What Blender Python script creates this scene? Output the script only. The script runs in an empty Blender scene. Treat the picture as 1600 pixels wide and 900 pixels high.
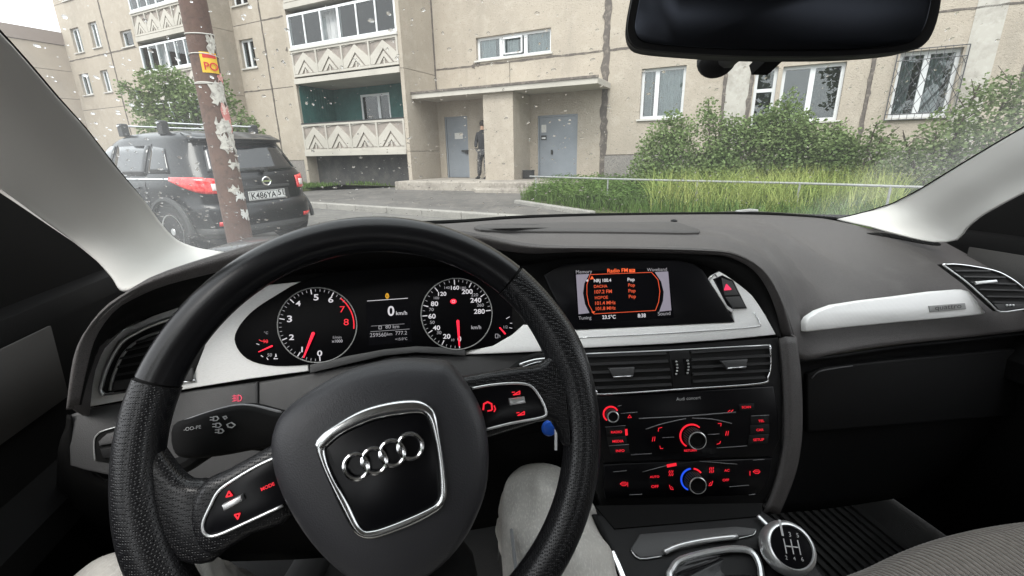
import bpy, bmesh, math, random
from mathutils import Vector as V3, Matrix
rnd = random.Random(7)
D = bpy.data
SC = bpy.context.scene
COL = SC.collection
rad = math.radians

# ------------------------------------------------------------------ camera
EYE = 1.17                              # eye height over the road; all points below are measured from the eye
FPX = 695.0
PITCH = math.atan(210 / FPX)
ROLL = math.atan(46 / 2300)
cp, sp, cr, sr = math.cos(PITCH), math.sin(PITCH), math.cos(ROLL), math.sin(ROLL)
FW = V3((0, cp, -sp)); U0 = V3((0, sp, cp)); R0 = V3((1, 0, 0))
RT = R0 * cr - U0 * sr; UP = U0 * cr + R0 * sr
cam = D.cameras.new('camera'); camo = D.objects.new('camera', cam); COL.objects.link(camo)
cam.sensor_width = 36; cam.lens = 36 * FPX / 1600; cam.clip_start = 0.02; cam.clip_end = 2000
m = Matrix((RT, UP, -FW)).transposed().to_4x4(); m.translation = V3((0, 0, EYE))
camo.matrix_world = m
SC.camera = camo

# ------------------------------------------------------------------ world, sun, exposure
SUN_EL, SUN_AZ = 52, 200
w = D.worlds.new('World'); SC.world = w; w.use_nodes = True
nt = w.node_tree; nt.nodes.clear()
sky = nt.nodes.new('ShaderNodeTexSky'); sky.sky_type = 'NISHITA'; sky.sun_disc = False
sky.sun_elevation = rad(SUN_EL); sky.sun_rotation = rad(SUN_AZ); sky.air_density = 1.0; sky.dust_density = 4
hs = nt.nodes.new('ShaderNodeHueSaturation'); hs.inputs['Saturation'].default_value = 0.15
mx = nt.nodes.new('ShaderNodeMixRGB'); mx.inputs[0].default_value = 0.72; mx.inputs[2].default_value = (9.6, 9.9, 10.2, 1)
bg = nt.nodes.new('ShaderNodeBackground'); bg.inputs[1].default_value = 0.15
ow = nt.nodes.new('ShaderNodeOutputWorld')
nt.links.new(sky.outputs[0], hs.inputs['Color']); nt.links.new(hs.outputs[0], mx.inputs[1])
nt.links.new(mx.outputs[0], bg.inputs[0]); nt.links.new(bg.outputs[0], ow.inputs[0])
sl = D.lights.new('sun', 'SUN'); sl.energy = 1.1; sl.angle = rad(25); sl.color = (1, .96, .9)
so = D.objects.new('sun', sl); COL.objects.link(so)
so.rotation_euler = (rad(90 - SUN_EL), 0, rad(180 - SUN_AZ))
vs = SC.view_settings; vs.view_transform = 'Standard'; vs.look = 'None'; vs.exposure = 1.12; vs.gamma = 1
SC.render.engine = 'CYCLES'
SC.cycles.use_denoising = True
try: SC.cycles.denoiser = 'OPENIMAGEDENOISE'
except Exception: pass
SC.cycles.max_bounces = 8; SC.cycles.transparent_max_bounces = 16; SC.cycles.sample_clamp_indirect = 6

# ------------------------------------------------------------------ rays, frames
def ray(px, py): return FW * FPX + RT * (px - 800) + UP * (450 - py)
def hit(px, py, pl):
    p, n = pl; d = ray(px, py); return d * (p.dot(n) / d.dot(n))
A = 0.226                                # the car points 13 degrees left of the camera's heading
CX = V3((math.cos(A), math.sin(A), 0)); CY = V3((-math.sin(A), math.cos(A), 0)); CZ = V3((0, 0, 1))
def C(x, y, z): return CX * x + CY * y + CZ * z
def atc(px, py, yc):                     # pixel -> point at a distance ahead in the car's frame
    d = ray(px, py); return d * (yc / d.dot(CY))
def atx(px, py, xc):
    d = ray(px, py); return d * (xc / d.dot(CX))
def aty(px, py, y):
    d = ray(px, py); return d * (y / d.y)
def atz(px, py, z):
    d = ray(px, py); return d * (z / d.z)
def shift(pl, h): return (pl[0] + pl[1] * h, pl[1])
# facade frame: t to the right along the wall, s out towards the car, z up from eye level
FA = rad(25.7)
FU = V3((math.cos(FA), -math.sin(FA), 0)); FN = V3((-math.sin(FA), -math.cos(FA), 0))
d_ = ray(712, 278); FP = d_ * (16.3 / d_.y); FP.z = 0
def W(t, s, z): return FP + FU * t + FN * s + CZ * z
def gls(px, py, off=0.0):                # pixel -> point on the curved windscreen
    d = ray(px, py).normalized()
    def f(k):
        p = d * k; x, y, z = p.dot(CX), p.dot(CY), p.z
        return z - gz(x, y) + off
    lo, hi = .1, 3.0
    for _ in range(50):
        mid = (lo + hi) / 2
        if f(mid) > 0: hi = mid
        else: lo = mid
    return d * lo
def gz(x, y): return -.13 + .56 * (.97 - .1 * ((x - .375) / .725) ** 2 - y)

# ------------------------------------------------------------------ mesh helpers
def newell(P):
    n = V3((0, 0, 0))
    for a, b in zip(P, P[1:] + P[:1]):
        n += V3(((a.y - b.y) * (a.z + b.z), (a.z - b.z) * (a.x + b.x), (a.x - b.x) * (a.y + b.y)))
    return n.normalized()
def crv(P, n=4, closed=True):            # Catmull-Rom through points
    out = []; N = len(P)
    for i in range(N if closed else N - 1):
        if closed: a, b, c, d = P[i - 1], P[i], P[(i + 1) % N], P[(i + 2) % N]
        else: a, b, c, d = P[max(i - 1, 0)], P[i], P[i + 1], P[min(i + 2, N - 1)]
        for k in range(n):
            t = k / n
            out.append(tuple(.5 * (2 * b[j] + (c[j] - a[j]) * t + (2 * a[j] - 5 * b[j] + 4 * c[j] - d[j]) * t * t + (3 * b[j] - a[j] - 3 * c[j] + d[j]) * t ** 3) for j in range(len(b))))
    if not closed: out.append(tuple(P[-1]))
    return out
def resample(P, n):
    P = [V3(p) for p in P]; L = [0]
    for a, b in zip(P, P[1:]): L.append(L[-1] + (b - a).length)
    out = []; j = 0
    for i in range(n):
        s = L[-1] * i / (n - 1)
        while j < len(P) - 2 and L[j + 1] < s: j += 1
        k = (s - L[j]) / max(L[j + 1] - L[j], 1e-9)
        out.append(P[j].lerp(P[j + 1], min(max(k, 0), 1)))
    return out
class MB:
    def __init__(s): s.v = []; s.f = []
    def add(s, V, F):
        b = len(s.v); s.v += [V3(p) for p in V]; s.f += [tuple(b + i for i in f) for f in F]; return s
    def box8(s, o, a, b, c):             # corner o and three edge vectors
        P = [o, o + a, o + a + b, o + b, o + c, o + a + c, o + a + b + c, o + b + c]
        F = [(0, 3, 2, 1), (4, 5, 6, 7), (0, 1, 5, 4), (1, 2, 6, 5), (2, 3, 7, 6), (3, 0, 4, 7)]
        if a.cross(b).dot(c) < 0: F = [f[::-1] for f in F]
        return s.add(P, F)
    def boxc(s, c, a, b, d): return s.box8(c - a / 2 - b / 2 - d / 2, a, b, d)
    def wbox(s, t0, t1, s0, s1, z0, z1): return s.box8(W(t0, s0, z0), FU * (t1 - t0), FN * (s1 - s0), CZ * (z1 - z0))
    def bar(s, p, q, wd, th, n):         # box bar from p to q, width across n x dir, thickness along n
        d = q - p; a = n.cross(d).normalized() * wd; nn = n.normalized() * th
        return s.box8(p - a / 2, d, a, nn)
    def prism(s, P, off):                # outline + extrusion vector (goes backwards)
        n = len(P); P = [V3(p) for p in P]
        if newell(P).dot(off) > 0: P = P[::-1]
        s.add(P + [p + off for p in P], [tuple(range(n)), tuple(range(2 * n - 1, n - 1, -1))] + [(i, n + i, n + (i + 1) % n, (i + 1) % n) for i in range(n)])
        return s
    def slab(s, P, nrm, depth, bev=0.0, base=0.0):   # outline facing nrm, bevelled front edge, side walls back by depth
        P = [V3(p) for p in P]; n = len(P)
        if newell(P).dot(nrm) < 0: P = P[::-1]
        if bev <= 0: return s.prism(P, -nrm * depth)
        def inset(d):
            out = []
            for i in range(n):
                e1 = (P[i] - P[i - 1]); e2 = (P[(i + 1) % n] - P[i])
                n1 = nrm.cross(e1).normalized(); n2 = nrm.cross(e2).normalized()
                m_ = (n1 + n2); m_ = m_ / max(m_.length, 1e-6); k = max(m_.dot(n1), .45)
                out.append(P[i] + m_ * (d / k))
            return out
        rings = [[p - nrm * depth for p in P], [p - nrm * bev for p in P], [p - nrm * bev * .3 for p in inset(bev * .3)], inset(bev)]
        vv = [p for r in rings for p in r]
        ff = [(k * n + i, k * n + (i + 1) % n, (k + 1) * n + (i + 1) % n, (k + 1) * n + i) for k in range(3) for i in range(n)]
        ff += [tuple(range(3 * n, 4 * n)), tuple(range(n - 1, -1, -1))]
        return s.add(vv, ff)
    def pillow(s, P, nrm, prof, depth=0.0):          # outline shrunk to its middle in steps (scale, height)
        P = [V3(p) for p in P]; n = len(P)
        if newell(P).dot(nrm) < 0: P = P[::-1]
        c = sum(P, V3()) / n
        rings = [[p - nrm * depth for p in P]] + [[c + (p - c) * k + nrm * h for p in P] for k, h in prof]
        m_ = len(rings); vv = [p for r in rings for p in r]
        ff = [(k * n + i, k * n + (i + 1) % n, (k + 1) * n + (i + 1) % n, (k + 1) * n + i) for k in range(m_ - 1) for i in range(n)]
        ff += [tuple(range((m_ - 1) * n, m_ * n)), tuple(range(n - 1, -1, -1))]
        return s.add(vv, ff)
    def grid(s, rows):
        m_ = len(rows[0]); vv = [p for r in rows for p in r]
        return s.add(vv, [(j * m_ + i, j * m_ + i + 1, (j + 1) * m_ + i + 1, (j + 1) * m_ + i) for j in range(len(rows) - 1) for i in range(m_ - 1)])
    def tube(s, P, r, n=8, closed=False, squash=None):
        P = [V3(p) for p in P]; N = len(P); rs = r if isinstance(r, (list, tuple)) else [r] * N
        ref = V3((0, 0, 1)); vv = []
        t0 = (P[1] - P[0]).normalized(); a = t0.cross(ref)
        if a.length < .2: a = t0.cross(V3((1, 0, 0)))
        a.normalize()
        for i in range(N):
            t = (P[(i + 1) % N] - P[i - 1]) if closed else (P[min(i + 1, N - 1)] - P[max(i - 1, 0)])
            t.normalize(); a = (a - t * a.dot(t)).normalized(); b = t.cross(a)
            for k in range(n):
                g = 2 * math.pi * k / n
                q = a * math.cos(g) + b * math.sin(g)
                if squash: q = q - squash[0] * q.dot(squash[0]) * (1 - squash[1])
                vv.append(P[i] + q * rs[i])
        ff = [(i * n + k, i * n + (k + 1) % n, ((i + 1) % N) * n + (k + 1) % n, ((i + 1) % N) * n + k) for i in range(N if closed else N - 1) for k in range(n)]
        if not closed: ff += [tuple(range(n - 1, -1, -1)), tuple(range((N - 1) * n, N * n))]
        return s.add(vv, ff)
    def lathe(s, o, ax, prof, n=20):     # profile (radius, height along ax)
        ax = ax.normalized(); a = ax.cross(V3((0, 0, 1)))
        if a.length < .2: a = ax.cross(V3((1, 0, 0)))
        a.normalize(); b = ax.cross(a)
        vv = [o + ax * h + (a * math.cos(2 * math.pi * k / n) + b * math.sin(2 * math.pi * k / n)) * r for r, h in prof for k in range(n)]
        m_ = len(prof)
        ff = [(i * n + k, i * n + (k + 1) % n, (i + 1) * n + (k + 1) % n, (i + 1) * n + k) for i in range(m_ - 1) for k in range(n)]
        ff += [tuple(range(n - 1, -1, -1)), tuple(range((m_ - 1) * n, m_ * n))]
        return s.add(vv, ff)
    def cells(s, t0, t1, z0, z1, holes, s1, th):     # wall panel with openings, front at s1
        xs = sorted({t0, t1, *[min(max(v, t0), t1) for h in holes for v in h[:2]]}); zs = sorted({z0, z1, *[min(max(v, z0), z1) for h in holes for v in h[2:]]})
        def full(i, j):
            if not (0 <= i < len(xs) - 1 and 0 <= j < len(zs) - 1): return False
            x = (xs[i] + xs[i + 1]) / 2; z = (zs[j] + zs[j + 1]) / 2
            return not any(h[0] < x < h[1] and h[2] < z < h[3] for h in holes)
        for i in range(len(xs) - 1):
            for j in range(len(zs) - 1):
                if not full(i, j): continue
                a, b, c, d = xs[i], xs[i + 1], zs[j], zs[j + 1]
                q = lambda t, z, k: W(t, k, z)
                s.add([q(a, c, s1), q(b, c, s1), q(b, d, s1), q(a, d, s1)], [(0, 1, 2, 3)])
                s0 = s1 - th
                if not full(i - 1, j): s.add([q(a, c, s0), q(a, c, s1), q(a, d, s1), q(a, d, s0)], [(0, 1, 2, 3)])
                if not full(i + 1, j): s.add([q(b, c, s1), q(b, c, s0), q(b, d, s0), q(b, d, s1)], [(0, 1, 2, 3)])
                if not full(i, j - 1): s.add([q(a, c, s0), q(b, c, s0), q(b, c, s1), q(a, c, s1)], [(0, 1, 2, 3)])
                if not full(i, j + 1): s.add([q(a, d, s1), q(b, d, s1), q(b, d, s0), q(a, d, s0)], [(0, 1, 2, 3)])
        return s
    def build(s, name, mat, parent=None, smooth=False, ang=35, label=None, thick=0, sub=0):
        me = D.meshes.new(name); off = V3((0, 0, EYE))
        if parent is not None:
            r = parent
            while r.parent: r = r.parent
            off = off - r.location
        me.from_pydata([p + off for p in s.v], [], s.f); me.validate(); me.update()
        if mat: me.materials.append(mat)
        if smooth:
            me.polygons.foreach_set('use_smooth', [True] * len(me.polygons))
            if ang < 180:
                try: me.set_sharp_from_angle(angle=rad(ang))
                except Exception: pass
        o = D.objects.new(name, me); COL.objects.link(o)
        if parent is not None: o.parent = parent
        if label: o['label'] = label
        if sub:
            k = o.modifiers.new('sub', 'SUBSURF'); k.levels = k.render_levels = sub
        if thick:
            k = o.modifiers.new('sol', 'SOLIDIFY'); k.thickness = abs(thick); k.offset = -1 if thick > 0 else 1
        return o
def tag(o, label, cat, group=None):
    o['label'] = label; o['category'] = cat
    if group: o['group'] = group
    return o
def thing(name, loc, label, cat, group=None):        # loc measured from the eye
    o = D.objects.new(name, None); COL.objects.link(o); o.location = V3(loc) + V3((0, 0, EYE)); o.empty_display_size = .1
    return tag(o, label, cat, group)
def setting(o): o['kind'] = 'structure'; return o
def fix_normals(o):
    bm = bmesh.new(); bm.from_mesh(o.data); bmesh.ops.recalc_face_normals(bm, faces=bm.faces); bm.to_mesh(o.data); bm.free(); return o
def pxs(P, pl, n=0, closed=True):        # pixel outline -> points on a plane
    if n: P = crv(P, n, closed)
    return [hit(p[0], p[1], pl) for p in P]
def rrect(a, b, c, d, r, n=4):           # rounded quad from four 2-D corners (r = share of the shorter side)
    P = [a, b, c, d]; out = []
    for i in range(4):
        p, q, s_ = V3(P[i - 1] + (0,)), V3(P[i] + (0,)), V3(P[(i + 1) % 4] + (0,))
        e1 = p - q; e2 = s_ - q; L = min(e1.length, e2.length) * r
        a1 = q + e1.normalized() * L; a2 = q + e2.normalized() * L
        for k in range(n + 1):
            t = k / n; v = a1 * (1 - t) ** 2 + q * 2 * t * (1 - t) + a2 * t * t
            out.append((v.x, v.y))
    return out

# ------------------------------------------------------------------ materials
def mat(name, col, rough=.5, metal=0., emit=0., ecol=None, noise=None, bump=None, spec=.5, coat=0., sheen=0.):
    """noise: (scale, colour2, lo, hi [,detail]);  bump: (kind, scale, strength, distance)"""
    M = D.materials.new(name); M.use_nodes = True; n = M.node_tree.nodes; l = M.node_tree.links
    b = n['Principled BSDF']; b.inputs['Base Color'].default_value = (*col, 1); b.inputs['Roughness'].default_value = rough
    b.inputs['Metallic'].default_value = metal; b.inputs['Specular IOR Level'].default_value = spec
    if coat: b.inputs['Coat Weight'].default_value = coat; b.inputs['Coat Roughness'].default_value = .06
    if sheen: b.inputs['Sheen Weight'].default_value = sheen
    if emit: b.inputs['Emission Color'].default_value = (*(ecol or col), 1); b.inputs['Emission Strength'].default_value = emit
    tc = n.new('ShaderNodeTexCoord')
    layers = noise if isinstance(noise, list) else ([noise] if noise else [])
    prev = None
    for q in layers:
        t = n.new('ShaderNodeTexNoise'); t.inputs['Scale'].default_value = q[0]; t.inputs['Detail'].default_value = q[4] if len(q) > 4 else 6; t.inputs['Roughness'].default_value = .62
        r = n.new('ShaderNodeMapRange'); r.inputs[1].default_value = q[2]; r.inputs[2].default_value = q[3]
        mp = n.new('ShaderNodeMapping'); mp.inputs['Scale'].default_value = q[5] if len(q) > 5 else (1, 1, 1)
        x = n.new('ShaderNodeMixRGB'); x.inputs[1].default_value = (*col, 1); x.inputs[2].default_value = (*q[1], 1)
        l.new(tc.outputs['Object'], mp.inputs[0]); l.new(mp.outputs[0], t.inputs['Vector']); l.new(t.outputs['Fac'], r.inputs[0]); l.new(r.outputs[0], x.inputs[0])
        if prev: l.new(prev, x.inputs[1])
        prev = x.outputs[0]
    if prev: l.new(prev, b.inputs['Base Color'])
    for q in (bump if isinstance(bump, list) else ([bump] if bump else [])):
        kind, sc, st, dist = q[:4]
        if kind == 'noise':
            t = n.new('ShaderNodeTexNoise'); t.inputs['Scale'].default_value = sc; t.inputs['Detail'].default_value = 5; h = t.outputs['Fac']
            l.new(tc.outputs['Object'], t.inputs['Vector'])
        elif kind == 'voro':
            t = n.new('ShaderNodeTexVoronoi'); t.inputs['Scale'].default_value = sc; h = t.outputs['Distance']
            l.new(tc.outputs['Object'], t.inputs['Vector'])
        elif kind == 'dots':             # perforated leather
            t = n.new('ShaderNodeTexVoronoi'); t.inputs['Scale'].default_value = sc; t.inputs['Randomness'].default_value = .12
            l.new(tc.outputs['Object'], t.inputs['Vector'])
            r = n.new('ShaderNodeMapRange'); r.inputs[1].default_value = .2; r.inputs[2].default_value = .42; h = r.outputs[0]; l.new(t.outputs['Distance'], r.inputs[0])
        elif kind == 'wave':
            t = n.new('ShaderNodeTexWave'); t.inputs['Scale'].default_value = sc; t.inputs['Distortion'].default_value = .4; h = t.outputs['Fac']
            mp = n.new('ShaderNodeMapping'); mp.inputs['Rotation'].default_value = q[4] if len(q) > 4 else (0, 0, 0)
            l.new(tc.outputs['Object'], mp.inputs[0]); l.new(mp.outputs[0], t.inputs['Vector'])
        bp = n.new('ShaderNodeBump'); bp.inputs['Strength'].default_value = st; bp.inputs['Distance'].default_value = dist
        l.new(h, bp.inputs['Height'])
        if b.inputs['Normal'].links: l.new(b.inputs['Normal'].links[0].from_socket, bp.inputs['Normal'])
        l.new(bp.outputs[0], b.inputs['Normal'])
    return M
def glass(name, tint=(1, 1, 1), ior=1.45, rough=0., refl=1.0):
    M = D.materials.new(name); M.use_nodes = True; n = M.node_tree.nodes; l = M.node_tree.links; n.clear()
    t = n.new('ShaderNodeBsdfTransparent'); t.inputs[0].default_value = (*tint, 1)
    g = n.new('ShaderNodeBsdfGlossy'); g.inputs[0].default_value = (refl, refl, refl, 1); g.inputs[1].default_value = rough
    f = n.new('ShaderNodeFresnel'); f.inputs[0].default_value = ior
    x = n.new('ShaderNodeMixShader'); o = n.new('ShaderNodeOutputMaterial')
    l.new(f.outputs[0], x.inputs[0]); l.new(t.outputs[0], x.inputs[1]); l.new(g.outputs[0], x.inputs[2]); l.new(x.outputs[0], o.inputs[0])
    return M
def foliage(name, c1, c2, scale=1.5):
    M = mat(name, c1, .6, noise=[(scale, c2, .35, .65), (scale * 9, tuple(v * .55 for v in c1), .5, .75)], spec=.3)
    b = M.node_tree.nodes['Principled BSDF']
    n = M.node_tree.nodes; l = M.node_tree.links
    tr = n.new('ShaderNodeBsdfTranslucent'); ms = n.new('ShaderNodeMixShader'); ms.inputs[0].default_value = .3
    l.new(b.inputs['Base Color'].links[0].from_socket, tr.inputs[0])
    o = n['Material Output']; l.new(b.outputs[0], ms.inputs[1]); l.new(tr.outputs[0], ms.inputs[2]); l.new(ms.outputs[0], o.inputs[0])
    return M
M = {}
# outside
M['concrete'] = mat('concrete_panel', (.385, .335, .275), .9, noise=[(.5, (.31, .27, .222), .4, .75), (3.5, (.42, .37, .31), .5, .75), (.7, (.27, .24, .20), .55, .85, 6, (2.2, 2.2, .3)), (30, (.22, .19, .155), .58, .68), (70, (.47, .42, .36), .6, .72)], bump=[('noise', 26, .5, .02), ('voro', 60, .5, .012)])
M['concrete_g'] = mat('concrete_loggia', (0.429, 0.4, 0.355), .9, noise=[(1.2, (0.326, 0.303, 0.266), .42, .8), (14, (0.414, 0.385, 0.34), .5, .7)], bump=('noise', 40, .3, .01))
M['concrete_d'] = mat('concrete_dark_relief', (0.285, 0.247, 0.218), .9, noise=(5, (0.209, 0.18, 0.162), .4, .7))
M['plinth'] = mat('plinth_chips', (0.27, 0.247, 0.225), .95, noise=[(30, (0.15, 0.143, 0.135), .45, .6), (2, (0.21, 0.195, 0.18), .4, .7)], bump=('voro', 45, .8, .02))
M['seam'] = mat('seam_tar', (.10, .085, .075), .9, noise=(8, (.22, .19, .16), .5, .7))
M['patch'] = mat('pale_patch', (0.407, 0.385, 0.348), .9, noise=[(1.5, (0.296, 0.274, 0.244), .45, .6), (9, (0.444, 0.422, 0.385), .5, .7)])
M['pvc'] = mat('white_window_plastic', (0.624, 0.632, 0.64), .35)
M['wood_white'] = mat('old_white_paint', (0.496, 0.48, 0.448), .6, noise=(6, (0.36, 0.336, 0.304), .5, .8))
M['pane'] = glass('window_glass', (.78, .83, .83), 1.6, 0, 1)
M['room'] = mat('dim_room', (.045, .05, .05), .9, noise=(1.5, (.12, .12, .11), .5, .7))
M['curtain'] = mat('net_curtain', (.5, .5, .5), .9, noise=(3, (.34, .35, .36), .4, .7), bump=('wave', 8, .3, .03))
M['green'] = mat('green_loggia_wall', (0.027, 0.0945, 0.0855), .7, noise=(4, (0.0405, 0.126, 0.113), .4, .7), bump=('wave', 6, .3, .01))
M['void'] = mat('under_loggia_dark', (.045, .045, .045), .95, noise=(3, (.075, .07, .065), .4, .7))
M['door'] = mat('grey_steel_door', (.215, .235, .26), .45, noise=[(2, (.18, .20, .225), .4, .7), (20, (.25, .265, .285), .6, .8)])
M['black'] = mat('black_metal', (.02, .02, .02), .5)
M['iron'] = mat('grille_iron', (.06, .06, .065), .6)
M['paper'] = mat('paper', (0.576, 0.568, 0.544), .9, noise=(30, (0.44, 0.432, 0.416), .5, .65))
M['paper_dirty'] = mat('torn_paper', (0.465, 0.443, 0.398), .9, noise=[(25, (0.3, 0.277, 0.247), .5, .6), (90, (0.15, 0.15, 0.15), .6, .66)])
M['yellow'] = mat('yellow_poster', (0.68, 0.425, 0.0255), .7)
M['red_ink'] = mat('red_ink', (.50, .03, .02), .7)
M['pinkpaper'] = mat('reddish_paper', (.50, .17, .15), .8, noise=(20, (.6, .45, .4), .5, .6))
M['pole'] = mat('brown_painted_concrete', (.085, .046, .034), .75, noise=[(3, (.12, .07, .05), .4, .7), (22, (.06, .035, .026), .5, .7), (.8, (.15, .12, .10), .6, .75)], bump=('noise', 30, .3, .01))
M['wire'] = mat('pale_wire', (.5, .48, .44), .6)
M['asphalt'] = mat('asphalt', (0.148, 0.141, 0.13), .8, noise=[(.35, (0.0888, 0.0851, 0.0814), .4, .65), (6, (0.178, 0.167, 0.152), .45, .7), (60, (0.074, 0.074, 0.0703), .55, .7)], bump=('noise', 90, .3, .01))
M['asphalt2'] = mat('damp_asphalt_path', (0.118, 0.111, 0.104), .65, noise=[(.5, (0.0703, 0.0666, 0.0629), .42, .62), (5, (0.163, 0.148, 0.133), .5, .7)], bump=('noise', 70, .3, .01))
M['kerb'] = mat('kerb_stone', (0.274, 0.262, 0.239), .9, noise=[(3, (0.198, 0.19, 0.175), .4, .7), (30, (0.319, 0.304, 0.281), .5, .7)])
M['platform'] = mat('porch_concrete', (0.312, 0.281, 0.242), .9, noise=[(1.2, (0.195, 0.172, 0.148), .45, .62), (14, (0.359, 0.328, 0.289), .5, .7)], bump=('noise', 20, .5, .02))
M['soil'] = mat('lawn_soil', (.07, .085, .03), .95, noise=(2, (.10, .11, .04), .4, .7))
M['grass'] = foliage('short_grass', (0.0726, 0.139, 0.0264), (0.112, 0.178, 0.0363), 1.2)
M['grass_dry'] = foliage('tall_yellowish_grass', (.23, .315, .07), (.37, .39, .125), .9)
M['lilac'] = foliage('bush_leaves', (.13, .195, .065), (.20, .26, .105), 1.6)
M['lilac2'] = foliage('bush_leaves_pale', (.12, .17, .07), (.18, .225, .10), 1.6)
M['tree'] = foliage('tree_leaves', (.11, .165, .055), (.17, .22, .085), 1.3)
M['bark'] = mat('bark', (.07, .055, .045), .9, noise=(20, (.12, .10, .08), .4, .7))
M['rail'] = mat('grey_pipe_paint', (.27, .275, .27), .55, noise=(12, (.17, .16, .15), .5, .75))
M['carpaint'] = mat('black_car_paint', (.006, .0065, .008), .3, coat=.3, spec=.25)
M['carplastic'] = mat('black_car_plastic', (.03, .03, .03), .6)
M['carglass'] = mat('tinted_car_glass', (.012, .013, .015), .06, spec=.6, coat=.2)
M['lamp_red'] = mat('red_lamp_lens', (.55, .015, .02), .12, coat=.8, noise=(25, (.75, .06, .05), .45, .6))
M['lamp_clear'] = mat('clear_lamp_lens', (.7, .62, .6), .1, coat=.8)
M['chrome'] = mat('chrome', (.85, .86, .87), .12, 1)
M['alu_roof'] = mat('roof_bar_metal', (.62, .63, .64), .4, .6)
M['plate'] = mat('number_plate', (0.612, 0.612, 0.595), .5)
M['ink'] = mat('black_ink', (.015, .015, .015), .7)
M['tyre'] = mat('tyre_rubber', (.018, .018, .018), .85)
M['far_brick'] = mat('far_block_wall', (.42, .36, .295), .9, noise=(.8, (.36, .31, .26), .4, .7))
M['far_roof'] = mat('far_block_parapet', (.27, .225, .20), .9)
M['skin'] = mat('skin', (.45, .28, .2), .55)
M['jacket'] = mat('dark_patterned_cloth', (.035, .035, .038), .9, noise=(28, (.22, .21, .20), .55, .6))
M['jacket2'] = mat('dark_jacket', (.025, .025, .028), .9)
M['hair'] = mat('dark_hair', (.02, .015, .012), .7)
# inside
M['dash'] = mat('soft_dash_plastic', (.068, .063, .062), .58, bump=[('voro', 700, .45, .0009), ('noise', 5, .12, .01)], spec=.4, noise=[(2.2, (.080, .074, .072), .4, .7), (700, (.045, .042, .042), .5, .7, 1), (11, (.085, .08, .078), .58, .75)])
M['cover'] = mat('speaker_cover_plastic', (.045, .042, .041), .7, bump=('dots', 300, .4, .0006))
M['dash_d'] = mat('dark_lower_plastic', (.009, .009, .0095), .6, bump=('voro', 900, .1, .0004), spec=.25)
M['dash_g'] = mat('grey_knee_panel', (.050, .050, .051), .55, bump=('voro', 900, .25, .0006))
M['blk'] = mat('matt_black_recess', (.004, .004, .004), .75, spec=.12)
M['gloss'] = mat('gloss_black_panel', (.003, .003, .004), .28, spec=.22)
M['lens'] = mat('cluster_face', (.0015, .0015, .002), .5, spec=.06)
M['alu'] = mat('brushed_silver_trim', (.86, .86, .85), .5, .0, noise=(300, (.76, .76, .75), .4, .7, 2, (1, 1, 8)))
M['alu_dot'] = mat('patterned_silver_trim', (.76, .76, .75), .45, .3, bump=('wave', 190, .35, .0006, (0, 0, .7)))
M['chr'] = mat('chrome_edge', (.80, .81, .82), .16, 1)
M['satin'] = mat('satin_metal', (.68, .69, .69), .33, .85)
M['pillar'] = mat('pale_grey_trim', (.53, .52, .495), .85, bump=('noise', 700, .2, .0005))
M['roof'] = mat('pale_headliner', (.45, .44, .42), .95)
M['leather'] = mat('wheel_leather', (.007, .007, .008), .27, bump=('voro', 650, .09, .0004), spec=.34)
M['perf'] = mat('perforated_leather', (.007, .007, .008), .3, bump=[('dots', 540, .6, .0008)], spec=.38)
M['airbag'] = mat('airbag_cover', (.020, .020, .023), .5, bump=('voro', 800, .25, .0005))
M['vent'] = mat('vent_slat', (.030, .030, .031), .45)
M['ventd'] = mat('vent_deep', (.003, .003, .003), .8)
M['seatcloth'] = mat('ribbed_seat_cloth', (.17, .15, .13), .95, noise=(160, (.12, .105, .09), .4, .7), sheen=.3)
M['mat'] = mat('ribbed_rubber_mat', (.008, .008, .008), .7)
M['carpet'] = mat('dark_carpet', (.012, .012, .012), .95, bump=('noise', 500, .6, .003))
M['denim'] = mat('pale_grey_denim', (.45, .43, .395), .9, noise=[(6, (.35, .34, .32), .4, .72), (420, (.50, .485, .45), .5, .7, 2, (1, .35, 1))], bump=[('noise', 14, .4, .02), ('wave', 330, .25, .0008, (.5, .4, .6))])
M['denim_seam'] = mat('denim_seam', (.16, .165, .17), .9)
M['shoe'] = mat('dark_shoe', (.02, .02, .02), .7)
M['mirror'] = mat('dimmed_mirror_glass', (.028, .031, .038), .25, 1.0)
M['windscreen'] = glass('windscreen_glass', (.93, .96, .95), 1.25, 0, .35)
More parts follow.
